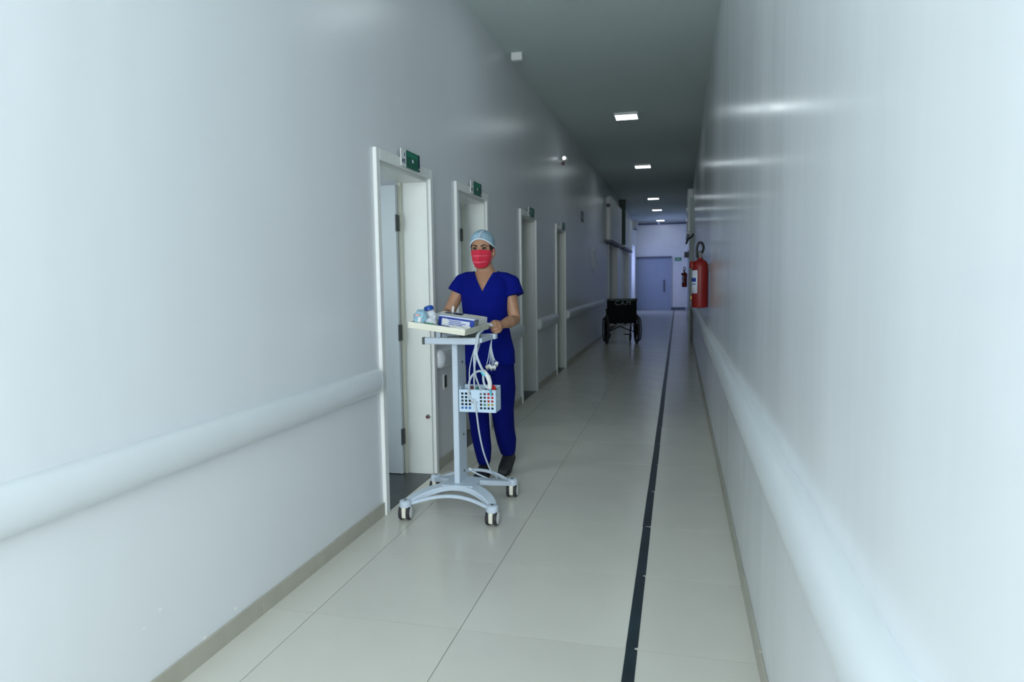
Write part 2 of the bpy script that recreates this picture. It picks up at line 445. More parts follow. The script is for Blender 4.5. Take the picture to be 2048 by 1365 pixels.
# ------------------------------------------------------------------ bumper handrails
def rail(label, side, a, b):
    x = XL if side < 0 else XR
    t = thing('handrail', label, 'handrail', (x, a, 0.825), group='white bumper handrails')
    s = 1 if side < 0 else -1
    prof = []
    for k in range(17):
        an = -PI/2 + PI*k/16
        prof.append((s*(0.012+0.050*abs(math.cos(an))**0.75), 0.070*math.sin(an)))
    prof = [(0.0, -0.070)] + prof + [(0.0, 0.070)]
    L_ = b-a
    bm = bmesh.new()
    skin_rings(bm, [[Vector((px, y, pz)) for px, pz in prof] for y in (0.045, L_-0.045)])
    obj('rail_cover', bm, M_RAIL, t, True)
    for y0, d in ((0.045, -1), (L_-0.045, 1)):
        bm = bmesh.new(); rr = []
        for j in range(6):
            an = j/5*PI/2*0.93
            sc = math.cos(an); yy = y0+d*0.045*math.sin(an)
            rr.append([Vector((px*max(sc, .05)*1.02, yy, pz*(0.55+0.45*sc)*1.01)) for px, pz in prof])
        skin_rings(bm, rr); obj('end_cap', bm, M_RAIL, t, True)
    return t
gap = 0.02
rail('near white handrail on left wall ending at first door', -1, -3.3, DOORS[0][0]-0.045)
rail('short white handrail between first and second left doors', -1, DOORS[0][1]+gap, DOORS[1][0]-gap)
rail('short white handrail between second and third left doors', -1, DOORS[1][1]+gap, DOORS[2][0]-gap)
rail('short white handrail between third and fourth left doors', -1, DOORS[2][1]+gap, DOORS[3][0]-gap)
rail('far white handrail on left wall running towards the wheelchair', -1, DOORS[3][1]+gap+0.03, 15.9)
rail('long white handrail running along the right wall', 1, -0.7, 14.6)

# ------------------------------------------------------------------ far doorways with bulkheads
for n, (a, b) in enumerate(FAR):
    e = struct_empty('door_%d' % (5+n), (XL, a, 0)); w_ = b-a
    B('jamb', M_CASING, e, ((-TH, 0, 0), (0.02, 0.07, 2.2)))
    B('jamb', M_CASING, e, ((-TH, w_-0.40, 0), (0.02, w_, 2.2)))
    B('door_leaf', M_LEAF, e, ((-TH+0.03, 0.07, 0.01), (-TH+0.07, (w_-0.33)/2, 2.19)))
    B('door_leaf', M_LEAF, e, ((-TH+0.03, (w_-0.33)/2+0.004, 0.01), (-TH+0.07, w_-0.40, 2.19)))
    nm = ('nearer', 'farther')[n]
    k = thing('bulkhead_box', '%s white boxed panel above wide doorway at corridor far left' % nm, 'wall box', (XL, a-0.55, 2.22), group='boxed panels above the far doorways')
    L_ = w_+0.35 if n == 0 else w_+0.25
    top = 1.10
    B('panel', M_WHITE, k, ((-0.004, 0, 0.05), (0.13, L_, top)), bev=0.03)
    B('bottom_shade_strip', M_LAV, k, ((-0.004, -0.01, 0), (0.14, L_, 0.05)))  # dark strip standing in for the shadow under the box
    bm = bmesh.new(); lathe(bm, [(0.05, -0.004), (0.05, 0.012), (0.03, 0.016)], (0.06, -0.0, top-0.22), 14, 'Y'); obj('vent', bm, M_LAV, k, True)
k = thing('hanging_banner', 'tall dark green banner on left wall between far boxed panels', 'banner', (XL, 20.15, 2.32))
B('panel', M_DGREEN, k, ((0, 0, 0), (0.20, 0.03, 1.26)))
B('stripe', M_GREENP, k, ((0.05, -0.004, 0.40), (0.085, 0.0, 0.95)))
B('bracket', M_BLACK, k, ((0, 0.005, 1.26), (0.22, 0.025, 1.30)))
k = thing('wall_unit', 'small white box unit high on left wall near corridor end', 'wall box', (XL, 25.2, 3.12))
B('case', M_WHITE, k, ((0, 0, 0), (0.22, 0.8, 0.30)), bev=0.03); B('louvre', M_LAV, k, ((0.10, 0.05, -0.01), (0.20, 0.75, 0.02)))

# ------------------------------------------------------------------ corridor end
e = struct_empty('door_7', (0, Y1, 0))
B('door_leaf', M_ENDDOOR, e, ((XL+0.02, -0.05, 0.01), (-0.36, -0.01, 2.12)))
B('casing', M_LAV, e, ((XL, -0.09, 2.12), (-0.28, 0, 2.20)))
B('casing', M_ENDDOOR, e, ((-0.36, -0.07, 0), (-0.28, 0, 2.12)))
B('door_handle', M_LAV, e, ((-0.60, -0.10, 0.76), (-0.545, -0.05, 1.24)))
e = struct_empty('trim_1', (0, Y1, 0)); B('cornice', M_LAV, e, ((XL, -0.06, 3.50), (XR, 0, 3.57)))
k = thing('exit_sign', 'small teal exit sign on far end wall', 'sign', (-0.02, Y1-0.012, 2.08))
B('panel', M_GREENP, k, ((-0.13, -0.012, -0.07), (0.13, 0.012, 0.07)), bev=0.004)
B('arrow', M_WHITE, k, ((-0.08, -0.014, -0.012), (0.06, -0.012, 0.012)))
k = thing('ceiling_sensor', 'small dark ceiling sensor in front of far end wall', 'sensor', (-0.80, 28.4, 3.46))
bm = bmesh.new(); lathe(bm, [(0.02, 0.18), (0.02, 0.05), (0.07, 0.045), (0.06, 0.0), (0.02, -0.02)], n=14); obj('case', bm, M_LAV, k, True)

# ------------------------------------------------------------------ right-wall pier, hook bracket
e = struct_empty('trim_2', (XR, 14.8, 0))
B('post', mat('pier_paint', (0.40, 0.47, 0.47), 0.5), e, ((-0.085, 0, 0.0), (0.0, 0.09, 3.02)), bev=0.004)
B('edge_strip', M_CARTD, e, ((-0.050, -0.012, 0.0), (-0.010, 0.0, 0.88)))
k = thing('bent_bracket', 'small black bent bracket high on right wall above extinguisher', 'bracket', (XR-0.085, 14.76, 2.12))
bm = bmesh.new(); tube(bm, spline([(0.085, 0, 0.13), (0.03, 0, 0.08), (-0.02, 0, 0.05), (-0.07, 0, -0.06)], 4), [0.02]*13, 8); obj('arm', bm, M_BLACK, k, True)
bm = bmesh.new(); lathe(bm, [(0.035, 0), (0.035, 0.02), (0.02, 0.03)], (0.085, 0, 0.13), 10); obj('base', bm, M_BLACK, k, True)
k = thing('wall_plaque', 'small navy plaque above the far extinguisher on right wall', 'sign', (XR, 22.0, 2.05))
B('plate', M_NAVY, k, ((-0.13, 0, -0.09), (0, 0.03, 0.09))); B('arm', M_BLACK, k, ((-0.02, 0.0, 0.09), (0, 0.03, 0.14)))
k = thing('wall_bulkhead', 'pale narrow box high on right wall past the post', 'wall box', (XR, 15.6, 2.35))
B('panel', M_WR, k, ((-0.12, 0, 0), (0.004, 2.8, 0.95)), bev=0.02); B('trim', M_SILV, k, ((-0.125, -0.005, -0.03), (0.004, 2.8, 0.0)))

# ------------------------------------------------------------------ ceiling lamps
LX = -0.722
def ceiling_lamp(y, label):
    t = thing('ceiling_lamp', label, 'ceiling lamp', (LX, y, H), group='square ceiling lamps along the corridor')
    bm = bmesh.new()
    for lo, hi in (((-0.16, -0.16, -0.035), (0.16, -0.148, 0.0)), ((-0.16, 0.148, -0.035), (0.16, 0.16, 0)), ((-0.16, -0.148, -0.035), (-0.148, 0.148, 0)), ((0.148, -0.148, -0.035), (0.16, 0.148, 0))):
        box(bm, lo, hi)
    obj('frame', bm, M_WHITE, t)
    B('diffuser', M_LAMP, t, ((-0.148, -0.148, -0.033), (0.148, 0.148, -0.010)))
for y, lb in ((9.8, 'nearest and largest glowing square ceiling lamp in view'), (14.27, 'second nearest glowing square ceiling lamp'), (20.2, 'third glowing ceiling lamp from the camera'),
              (23.7, 'fourth glowing ceiling lamp, second from the far wall'), (28.2, 'farthest glowing ceiling lamp, right before the end wall'),
              (5.35, 'square ceiling lamp just above the view over the cart'), (0.9, 'square ceiling lamp overhead beside the camera')):
    ceiling_lamp(y, lb)
k = thing('ceiling_box', 'small white box on ceiling beside the left wall', 'ceiling box', (-1.585, 6.85, H))
B('case', M_WHITE, k, ((-0.055, -0.035, -0.072), (0.055, 0.035, 0.0)), bev=0.003); B('lid', M_WHITE, k, ((-0.050, -0.030, -0.076), (0.050, 0.030, -0.072)))
k = thing('wall_spotlight', 'small white spot lamp high on left wall', 'spot lamp', (XL, 10.05, 3.10))
bm = bmesh.new(); lathe(bm, [(0.02, 0.0), (0.035, 0.0), (0.035, 0.015), (0.012, 0.02), (0.012, 0.05)], n=14, axis='X'); obj('base', bm, M_WHITE, k, True)
bm = bmesh.new(); lathe(bm, [(0.015, -0.06), (0.034, -0.05), (0.042, 0.03), (0.036, 0.034)], (0.075, -0.01, 0.03), 16, 'Y'); obj('head', bm, M_WHITE, k, True)
bm = bmesh.new(); ellipsoid(bm, (0.075, -0.055, 0.03), (0.03, 0.02, 0.03)); obj('lens', bm, mat('spot_lens', (0.9, 0.95, 1), 0.2, emit=2.0), k, True)
B('foot', M_BROWNP, k, ((0.03, -0.02, -0.055), (0.07, 0.02, -0.02)))
k = thing('wall_notice', 'small dark notice high on left wall past fourth door', 'notice', (XL, 12.15, 2.40))
B('sheet', mat('notice_grey', (0.16, 0.22, 0.23), 0.5), k, ((0, 0.10, 0), (0.008, 0.42, 0.19))); B('band', M_SILV, k, ((0.008, 0.14, 0.06), (0.009, 0.38, 0.10)))
k = thing('wall_holder', 'pale wire holder ring on left wall before far doors', 'wall holder', (XL, 14.0, 1.75))
bm = bmesh.new(); tube(bm, [(0.03, 0.30*math.cos(2*PI*i/20), 0.20*math.sin(2*PI*i/20)) for i in range(20)], 0.010, 6, close=True); obj('ring', bm, M_RAIL, k, True)
B('plate', M_SILV, k, ((0, 0.40, -0.10), (0.02, 0.55, 0.0))); B('arm', M_RAIL, k, ((0, -0.02, 0.19), (0.04, 0.02, 0.23)))
k = thing('wall_socket', 'small black socket plate on wall beside nearest door', 'socket', (XL, 4.822, 0.638))
B('plate', M_WHITE, k, ((0, -0.046, -0.060), (0.006, 0.046, 0.060)), bev=0.003); B('insert', M_BLACK, k, ((0.006, -0.026, -0.046), (0.010, 0.018, 0.046)), bev=0.002)

# ------------------------------------------------------------------ fire extinguishers on the right wall
def extinguisher(loc, s, label):
    t = thing('fire_extinguisher', label, 'extinguisher', loc, group='fire extinguishers on the right wall'); t.scale = (s, s, s)
    bm = bmesh.new(); lathe(bm, [(0.06, 0.0), (0.076, 0.004), (0.080, 0.018), (0.080, 0.405), (0.074, 0.44), (0.055, 0.468), (0.028, 0.482), (0.024, 0.50)], n=28); obj('cylinder', bm, M_RED, t, True)
    v = bmesh.new(); lathe(v, [(0.018, 0.50), (0.021, 0.505), (0.021, 0.545), (0.012, 0.56)], n=14); va = obj('valve', v, M_SILV, t, True)
    bm = bmesh.new(); box(bm, (-0.012, -0.05, 0.555), (0.012, 0.06, 0.568), 0.003); obj('lever', bm, M_BLACK, va)
    bm = bmesh.new(); box(bm, (-0.010, -0.02, 0.52), (0.010, 0.075, 0.530), 0.003); obj('carry_handle', bm, M_BLACK, va)
    bm = bmesh.new(); lathe(bm, [(0.016, -0.045), (0.016, -0.020)], (0.0, 0, 0.525), 12, 'Y'); obj('gauge', bm, M_BLACK, va, True)
    T('hose', M_BLACK, t, [(0.012, 0, 0.535), (0.030, -0.004, 0.60), (0.010, -0.008, 0.648), (-0.022, -0.010, 0.640), (-0.034, -0.010, 0.58), (-0.030, -0.012, 0.50)], 0.012, 8, k=6)
    bm = bmesh.new(); lathe(bm, [(0.016, 0.445), (0.026, 0.435), (0.030, 0.395), (0.024, 0.375)], (-0.078, -0.030, 0.02), 12); obj('nozzle', bm, M_RED, t, True)
    bm = bmesh.new()                                                 # the white instruction label wraps the corridor side
    ra = []
    for a in [math.radians(140+10*i) for i in range(12)]: ra.append((0.0808*math.cos(a), 0.0808*math.sin(a)))
    for z0, z1 in ((0.145, 0.375),):
        lo = [bm.verts.new((x, y, z0)) for x, y in ra]; hi = [bm.verts.new((x, y, z1)) for x, y in ra]
        for i in range(len(ra)-1): bm.faces.new((lo[i], lo[i+1], hi[i+1], hi[i]))
    lb = obj('paper_label', bm, M_PAPER, t, True)
    md = lb.modifiers.new('t', 'SOLIDIFY'); md.thickness = 0.0008
    bm = bmesh.new()
    for z0, z1 in ((0.26, 0.30), (0.235, 0.243)):
        ra2 = [(0.0818*math.cos(math.radians(150+10*i)), 0.0818*math.sin(math.radians(150+10*i))) for i in range(10)]
        lo = [bm.verts.new((x, y, z0)) for x, y in ra2]; hi = [bm.verts.new((x, y, z1)) for x, y in ra2]
        for i in range(len(ra2)-1): bm.faces.new((lo[i], lo[i+1], hi[i+1], hi[i]))
    obj('label_print', bm, MATS['carton_blue'], lb)
    bm = bmesh.new(); box(bm, (-0.010, -0.008, 0.085), (0.0, 0.008, 0.12)); o = obj('seal_tag', bm, M_YEL, t); o.location = (-0.079, -0.02, 0)
    B('wall_bracket', M_BLACK, t, ((0.070, -0.02, 0.36), (0.089, 0.02, 0.44)))
    return t
extinguisher((XR-0.089, 7.12, 1.085), 1.0, 'large red fire extinguisher hanging on the near right wall')
extinguisher((XR-0.115, 22.0, 1.05), 0.95, 'small distant red fire extinguisher by the far end wall')

# ------------------------------------------------------------------ wheelchair
M_VINYL = mat('black_vinyl', (0.006, 0.010, 0.011), 0.85, var=0.15, spec=0.15)
wc = thing('wheelchair', 'black folding wheelchair parked with its back to the camera', 'wheelchair', (-1.150, 14.42, 0), (0, 0, 0.22))
def tb(name, pts, r, m=M_VINYL, par=wc, k=0, n=8): return T(name, m, par, pts, r, n, k=k)
for s in (-1, 1):
    x = s*0.315; R_ = 0.30
    wb = bmesh.new(); tube(wb, [(x, R_*math.cos(2*PI*i/32)*0.94, 0.302+R_*0.94*math.sin(2*PI*i/32)) for i in range(32)], 0.026, 8, close=True)
    wh = obj('rear_wheel', wb, M_RUBBER, wc, True)
    b2 = bmesh.new(); tube(b2, [(x, R_*0.87*math.cos(2*PI*i/32), 0.302+R_*0.87*math.sin(2*PI*i/32)) for i in range(32)], 0.010, 6, close=True); obj('rim', b2, M_CARTD, wh, True)
    b2 = bmesh.new(); tube(b2, [(x+s*0.055, R_*0.80*math.cos(2*PI*i/32), 0.302+R_*0.80*math.sin(2*PI*i/32)) for i in range(32)], 0.012, 6, close=True); obj('push_rim', b2, M_VINYL, wh, True)
    b2 = bmesh.new(); lathe(b2, [(0.03, -0.03), (0.035, 0), (0.03, 0.03)], (x, 0, 0.302), 12, 'X'); obj('hub', b2, M_VINYL, wh, True)
    b2 = bmesh.new()
    for i in range(12):
        a = 2*PI*i/12; tube(b2, [(x, 0.02*math.cos(a), 0.302+0.02*math.sin(a)), (x, R_*0.86*math.cos(a), 0.302+R_*0.86*math.sin(a))], 0.003, 4)
    obj('spokes', b2, M_VINYL, wh)
    b2 = bmesh.new(); lathe(b2, [(0.19, -0.004), (0.19, 0.004)], (x-s*0.022, 0, 0.302), 28, 'X'); obj('spoke_guard', b2, M_VINYL, wh)
    xi = s*0.235
    tb('back_tube', [(xi+s*0.06, 0.02, 0.30), (xi+s*0.06, 0.0, 0.90), (xi+s*0.055, -0.03, 0.935), (xi+s*0.055, -0.13, 0.925)], 0.012)
    tb('push_handle', [(xi+s*0.055, -0.05, 0.932), (xi+s*0.055, -0.15, 0.922)], 0.018, M_RUBBER)
    tb('side_tube', [(xi+s*0.03, 0.0, 0.47), (xi+s*0.03, 0.43, 0.47), (xi+s*0.03, 0.50, 0.42), (xi+s*0.03, 0.56, 0.16)], 0.012)
    tb('lower_tube', [(xi+s*0.03, 0.0, 0.24), (xi+s*0.03, 0.44, 0.24), (xi+s*0.03, 0.44, 0.47)], 0.012)
    tb('armrest_frame', [(xi+s*0.04, 0.0, 0.68), (xi+s*0.04, 0.36, 0.68), (xi+s*0.04, 0.38, 0.47)], 0.011)
    B('armrest_pad', M_VINYL, wc, ((xi+s*0.04-0.03, 0.02, 0.69), (xi+s*0.04+0.03, 0.33, 0.72)), bev=0.008)
    B('side_guard', M_VINYL, wc, ((xi+s*0.04-0.006, 0.02, 0.48), (xi+s*0.04+0.006, 0.36, 0.66)), bev=0.002)
    cb = bmesh.new(); lathe(cb, [(0.05, -0.015), (0.085, -0.013), (0.085, 0.013), (0.05, 0.015)], (xi+s*0.01, 0.44, 0.086), 18, 'X'); cw = obj('front_caster', cb, M_RUBBER, wc, True)
    b2 = bmesh.new(); tube(b2, [(xi+s*0.01, 0.44, 0.24), (xi+s*0.034, 0.44, 0.17), (xi+s*0.034, 0.44, 0.086)], 0.010, 6); obj('fork', b2, M_VINYL, cw, True)
    B('footplate', M_VINYL, wc, ((xi-0.09 if s > 0 else xi-0.05, 0.54, 0.13), (xi+0.05 if s > 0 else xi+0.09, 0.70, 0.145)), bev=0.004)
    tb('anti_tip', [(xi+s*0.03, 0.0, 0.24), (xi+s*0.03, -0.10, 0.20), (xi+s*0.03, -0.12, 0.12)], 0.010)
tb('cross_brace', [(-0.24, 0.20, 0.24), (0.24, 0.22, 0.46)], 0.011); tb('cross_brace', [(0.24, 0.24, 0.24), (-0.24, 0.26, 0.46)], 0.011)
tb('axle_bar', [(-0.27, 0.0, 0.385), (0.27, 0.0, 0.385)], 0.016, M_CHROME)
bm = bmesh.new(); box(bm, (-0.255, 0.0, 0.42), (0.255, 0.43, 0.475), 0.006); obj('seat', bm, M_VINYL, wc)
bm = bmesh.new(); box(bm, (-0.310, -0.032, 0.43), (0.310, 0.0, 0.945), 0.012, 2); bk = obj('backrest', bm, M_VINYL, wc, True)
B('back_hem', M_CARTD, bk, ((-0.306, -0.036, 0.905), (0.306, -0.030, 0.94)))
text_mesh('back_lettering', 'C.A.M', 0.13, mat('print_grey', (0.20, 0.26, 0.26), 0.6), bk, Matrix(((1, 0, 0, 0.02), (0, 0, -1, -0.0335), (0, 1, 0, 0.85), (0, 0, 0, 1))))

# ------------------------------------------------------------------ the ECG cart
CX, CY = -1.283, 3.895
cart = thing('medical_cart', 'pale blue wheeled medical cart with cream tray on a post', 'cart', (0, 0, 0))
CASTERS = {'fl': (-1.545, 3.63), 'fr': (-1.020, 3.645), 'rl': (-1.545, 4.155), 'rr': (-1.030, 4.165)}
def qb(a, c, b, t):      # quadratic bezier
    a, c, b = Vector(a), Vector(c), Vector(b); return a*(1-t)**2 + c*2*t*(1-t) + b*t*t
def band(name, pts, widths, th, m):
    """flat bar along pts in plan, with its own width and a rounded skirt"""
    rings = []; n = len(pts)
    for i, p in enumerate(pts):
        d = (pts[min(i+1, n-1)] - pts[max(i-1, 0)]); d.z = 0; d.normalize()
        u = Vector((-d.y, d.x, 0)); w2 = widths[i]/2
        rings.append([p-u*w2+Vector((0, 0, -th)), p-u*w2+Vector((0, 0, -0.006)), p-u*(w2-0.006), p+u*(w2-0.006), p+u*w2+Vector((0, 0, -0.006)), p+u*w2+Vector((0, 0, -th))])
    bm = bmesh.new(); skin_rings(bm, rings); return obj(name, bm, m, cart, True)
ZC, ZH = 0.105, 0.168
for (l, r, yc, yr, zr) in (('fl', 'fr', 3.845, 3.725, 0.040), ('rl', 'rr', 3.965, 4.290, 0.040)):
    a, b = CASTERS[l], CASTERS[r]; N_ = 28
    for nm, ym, ex, zz, wa, wb2, th_ in (('base_arm', yc, 0.62 if l == 'fl' else 1.0, ZH-ZC, 0.046, 0.050, 0.030), ('base_rim', yr, 0.9, zr, 0.020, 0.004, 0.016)):
        pts = []; wd = []
        for i in range(N_+1):
            t = 0.5-0.5*math.cos(PI*i/N_); q = Vector((*a, 0)).lerp(Vector((*b, 0)), t)
            k_ = max(0.0, math.sin(PI*t))**ex
            q.y += (ym-q.y)*k_; q.z = ZC - (0 if nm == 'base_arm' else 0.010) + zz*k_
            pts.append(q); wd.append(wa+wb2*k_)
        band(nm, pts, wd, th_, M_CART)
B('base_plate', M_CART, cart, ((CX-0.10, 3.80, ZH-0.035), (CX+0.10, 4.00, ZH-0.001)), bev=0.006)
def caster(x, y, ang):
    h = 0.0
    root = bpy.data.objects.new('caster', None)
    # the housing is the part, wheels and stem its pieces
    bm = bmesh.new()
    box(bm, (-0.013, -0.046, 0.020), (0.013, 0.030, 0.084), 0.007, 2)
    o = obj('caster', bm, M_CREAM, cart, True); o.location = (x, y, 0); o.rotation_euler = (0, 0, ang)
    for s in (-1, 1):
        b2 = bmesh.new(); lathe(b2, [(0.034, s*0.0135), (0.043, s*0.0145), (0.045, s*0.018), (0.045, s*0.027), (0.041, s*0.033), (0.036, s*0.034)], (0, 0, 0.0455), 24, 'X'); obj('wheel', b2, M_RUBBER, o, True)
        b2 = bmesh.new(); lathe(b2, [(0.036, s*0.028), (0.036, s*0.0345), (0.026, s*0.0375), (0.006, s*0.0385)], (0, 0, 0.0455), 24, 'X'); obj('hub_cap', b2, M_WHITE, o, True)
    b2 = bmesh.new(); lathe(b2, [(0.016, 0.080), (0.024, 0.084), (0.024, 0.092), (0.014, 0.094), (0.014, 0.100)], n=18); obj('stem', b2, M_CARTD, o, True)
    b2 = bmesh.new(); lathe(b2, [(0.035, 0.072), (0.037, 0.0765), (0.033, 0.108), (0.024, 0.112)], n=20); ob = obj('boss', b2, M_CART, o, True); ob.location = (0, 0, 0.006)
    b2 = bmesh.new(); lathe(b2, [(0.008, 0.117), (0.008, 0.121)], (0, 0, 0), 10); obj('bolt', b2, M_HINGE, o, True)
for key, an in (('fl', 0.10), ('fr', -0.02), ('rl', 0.0), ('rr', 0.05)): caster(*CASTERS[key], an)
# post
B('post', M_CART, cart, ((-1.316, 3.852, ZH-0.01), (-1.281, 4.012, 1.03)), bev=0.004)
for z in (0.22, 0.45, 0.68, 0.90):
    bm = bmesh.new(); lathe(bm, [(0.008, -1.2815), (0.008, -1.2775), (0.004, -1.277)], (0, 3.945, z), 10, 'X'); obj('bolt', bm, M_HINGE, cart, True)
# platform under the tray
B('front_bar', M_CART, cart, ((-1.458, 3.775, 1.023), (-1.125, 3.805, 1.063)), bev=0.004)
B('bar_cap', M_CARTD, cart, ((-1.472, 3.773, 1.022), (-1.457, 3.807, 1.064)), bev=0.002)
B('rear_bar', M_CART, cart, ((-1.48, 4.05, 1.031), (-1.095, 4.10, 1.063)), bev=0.004)
B('under_plate', M_CARTD, cart, ((-1.40, 3.80, 1.030), (-1.20, 4.06, 1.046)))
B('side_bar', M_CART, cart, ((-1.150, 3.80, 1.032), (-1.110, 4.05, 1.060)), bev=0.003)
B('stand_off', M_CART, cart, ((-1.392, 3.80, 1.045), (-1.366, 3.83, 1.122)))
B('stand_off', M_CARTD, cart, ((-1.28, 3.90, 1.045), (-1.18, 4.0, 1.092)))
# tray, tipped a little to the right
TR = 0.13; TC = Vector((-1.320, 3.85, 1.112))
tray_m = Matrix.Translation(TC) @ Matrix.Rotation(TR, 4, 'Y')
def tray_shell(hw, y0, y1, h, th):
    bm = bmesh.new(); box(bm, (-hw, y0, 0), (hw, y1, th), 0.002)
    for lo, hi in (((-hw, y0, th-0.001), (hw, y0+0.006, h)), ((-hw, y1-0.006, th-0.001), (hw, y1, h)), ((-hw, y0+0.006, th-0.001), (-hw+0.006, y1-0.006, h)), ((hw-0.006, y0+0.006, th-0.001), (hw, y1-0.006, h))):
        box(bm, lo, hi, 0.0015)
    return bm
tr = obj('tray', tray_shell(0.170, -0.25, 0.25, 0.036, 0.014), M_CREAM, cart); tr.matrix_local = tray_m
hb = bmesh.new(); tube(hb, spline([(-0.150, 0.240, 0.018), (-0.165, 0.33, 0.018), (-0.19, 0.355, 0.018), (0.0, 0.362, 0.018), (0.150, 0.355, 0.018), (0.140, 0.33, 0.018), (0.130, 0.240, 0.018)], 5), 0.011, 10)
obj('push_handle', hb, M_WHITE, tr, True)
sg = bmesh.new(); lathe(sg, [(0.006, -0.030), (0.008, -0.026), (0.008, 0.026), (0.006, 0.030)], (0.172, 0.402, 0.002), 10); tube(sg, [(0.140, 0.352, 0.018), (0.155, 0.385, 0.012), (0.172, 0.402, 0.006)], 0.008, 8); obj('side_grip', sg, M_WHITE, tr, True)
pg = bmesh.new(); lathe(pg, [(0.008, 0.0), (0.008, 0.09), (0.005, 0.105)], (-0.075, 0.243, 0.01), 10); obj('peg', pg, M_WHITE, tr, True)

# things lying in the tray share its tilt
def on_tray(name, label, cat, x, y, rz=0.0, group=None):
    o = thing(name, label, cat, (0, 0, 0), group=group)
    o.matrix_world = tray_m @ Matrix.Translation((x, y, 0.0145)) @ Matrix.Rotation(rz, 4, 'Z')
    return o
# ECG recorder
ec = on_tray('ecg_recorder', 'white ECG recorder with dark screen lying on tray', 'ECG recorder', 0.012, 0.135, -0.05)
bm = bmesh.new()
pr = [(-0.088, 0.0), (0.086, 0.0), (0.090, 0.008), (0.090, 0.058), (0.080, 0.064), (-0.070, 0.048), (-0.088, 0.038)]
skin_rings(bm, [[Vector((x, y, z)) for y, z in pr] for x in (-0.145, -0.142, 0.142, 0.145)]); obj('case', bm, M_WHITE, ec)
tilt = math.atan2(0.016, 0.150)
def ec_top(nm, x0, x1, y0, y1, h, m):
    bm = bmesh.new(); box(bm, (x0, y0, 0), (x1, y1, h), 0.0008); o = obj(nm, bm, m, ec); o.location = (0, -0.070, 0.0482); o.rotation_euler = (tilt, 0, 0); return o
ec_top('screen_bezel', -0.125, 0.015, 0.060, 0.142, 0.0022, M_CREAM)
ec_top('screen', -0.110, 0.005, 0.072, 0.130, 0.0030, M_GLASS)
ec_top('paper_lid', 0.035, 0.130, 0.020, 0.142, 0.0025, M_CREAM)
for i in range(6): ec_top('key', -0.122+i*0.024, -0.104+i*0.024, 0.012, 0.030, 0.0035, M_SILV)
B('side_vent', M_CARTD, ec, ((0.1445, -0.06, 0.006), (0.1465, 0.07, 0.018)))
# blue and white carton in front of it
ct = on_tray('glove_carton', 'blue and white printed carton in front of ECG recorder', 'carton', 0.048, -0.005, -0.03)
bm = bmesh.new(); box(bm, (-0.112, -0.040, 0), (0.112, 0.040, 0.062), 0.0015); obj('box_body', bm, M_BLUEBOX, ct)
B('white_label', M_PAPER, ct, ((-0.090, -0.0408, 0.004), (0.085, -0.0398, 0.044)))
B('white_edge', M_PAPER, ct, ((-0.112, -0.0406, 0.056), (0.112, 0.040, 0.0632)))
B('grey_end', M_SILV, ct, ((0.1118, -0.036, 0.003), (0.1128, 0.037, 0.054)))
B('logo_square', M_WHITE, ct, ((-0.086, -0.0414, 0.010), (-0.055, -0.0406, 0.046)))
for z, x1 in ((0.034, 0.03), (0.024, 0.06), (0.014, 0.045)): B('print_line', M_BLUEBOX, ct, ((-0.045, -0.0414, z), (x1, -0.0406, z+0.004)))
B('flap', M_WHITE, ct, ((0.040, -0.0425, 0.0), (0.092, -0.0400, 0.018)))
# crumpled tissue, gel bottle, sky-blue packet, green slip
def crumple(c, r, seed, sub=2, amp=0.35):
    rnd = random.Random(seed); bm = bmesh.new()
    bmesh.ops.create_icosphere(bm, subdivisions=sub, radius=1)
    for v in bm.verts: v.co *= 1 + rnd.uniform(-amp, amp)
    for v in bm.verts: v.co = Vector((v.co.x*r[0], v.co.y*r[1], max(v.co.z, -0.9)*r[2])) + Vector(c)
    return bm
tw = on_tray('paper_wad', 'crumpled white paper at the near right tray corner', 'paper', 0.095, -0.165)
obj('wad', crumple((0, 0, 0.013), (0.040, 0.025, 0.014), 3), M_WHITE, tw)
gb = on_tray('gel_bottle', 'clear white gel bottle with blue cap on tray', 'bottle', -0.112, -0.055)
gb.matrix_world = gb.matrix_world @ Matrix.Rotation(-0.38, 4, 'Y')
bm = bmesh.new(); lathe(bm, [(0.026, 0.0), (0.033, 0.004), (0.034, 0.044), (0.026, 0.060), (0.014, 0.068)], n=18); g_ = obj('bottle_body', bm, M_CLEARP, gb, True); g_.location = (0.02, 0, 0.012)
bm = bmesh.new(); lathe(bm, [(0.020, 0.066), (0.029, 0.069), (0.029, 0.084), (0.024, 0.093), (0.008, 0.097)], n=18); g_ = obj('bottle_cap', bm, mat('cap_blue', (0.005, 0.07, 0.38), 0.35), gb, True); g_.location = (0.02, 0, 0.012)
B('bottle_label', M_PAPER, gb, ((0.002, -0.0285, 0.022), (0.038, -0.026, 0.055)))
pk = on_tray('wipe_packet', 'light blue crinkled packet at left end of tray', 'packet', -0.133, -0.165)
obj('pouch', crumple((0, 0, 0.044), (0.038, 0.046, 0.048), 11, 3, 0.10), M_SKYB, pk, True)
B('seal_flap', mat('packet_orange', (0.85, 0.42, 0.36), 0.5), pk, ((-0.014, -0.050, 0.056), (0.012, -0.030, 0.065)))
B('white_patch', M_WHITE, pk, ((0.006, -0.048, 0.020), (0.022, -0.034, 0.050)))
bg_ = on_tray('plastic_bag', 'clear crinkled plastic bag between packet and carton', 'bag', -0.066, -0.150)
obj('film', crumple((0, 0, 0.030), (0.030, 0.030, 0.032), 21, 2, 0.22), M_CLEARP, bg_)
gs = on_tray('green_slip', 'small green slip beside the carton on tray', 'slip', -0.060, -0.205)
B('slip', M_GREENP, gs, ((-0.02, -0.012, 0.018), (0.02, 0.02, 0.024)))

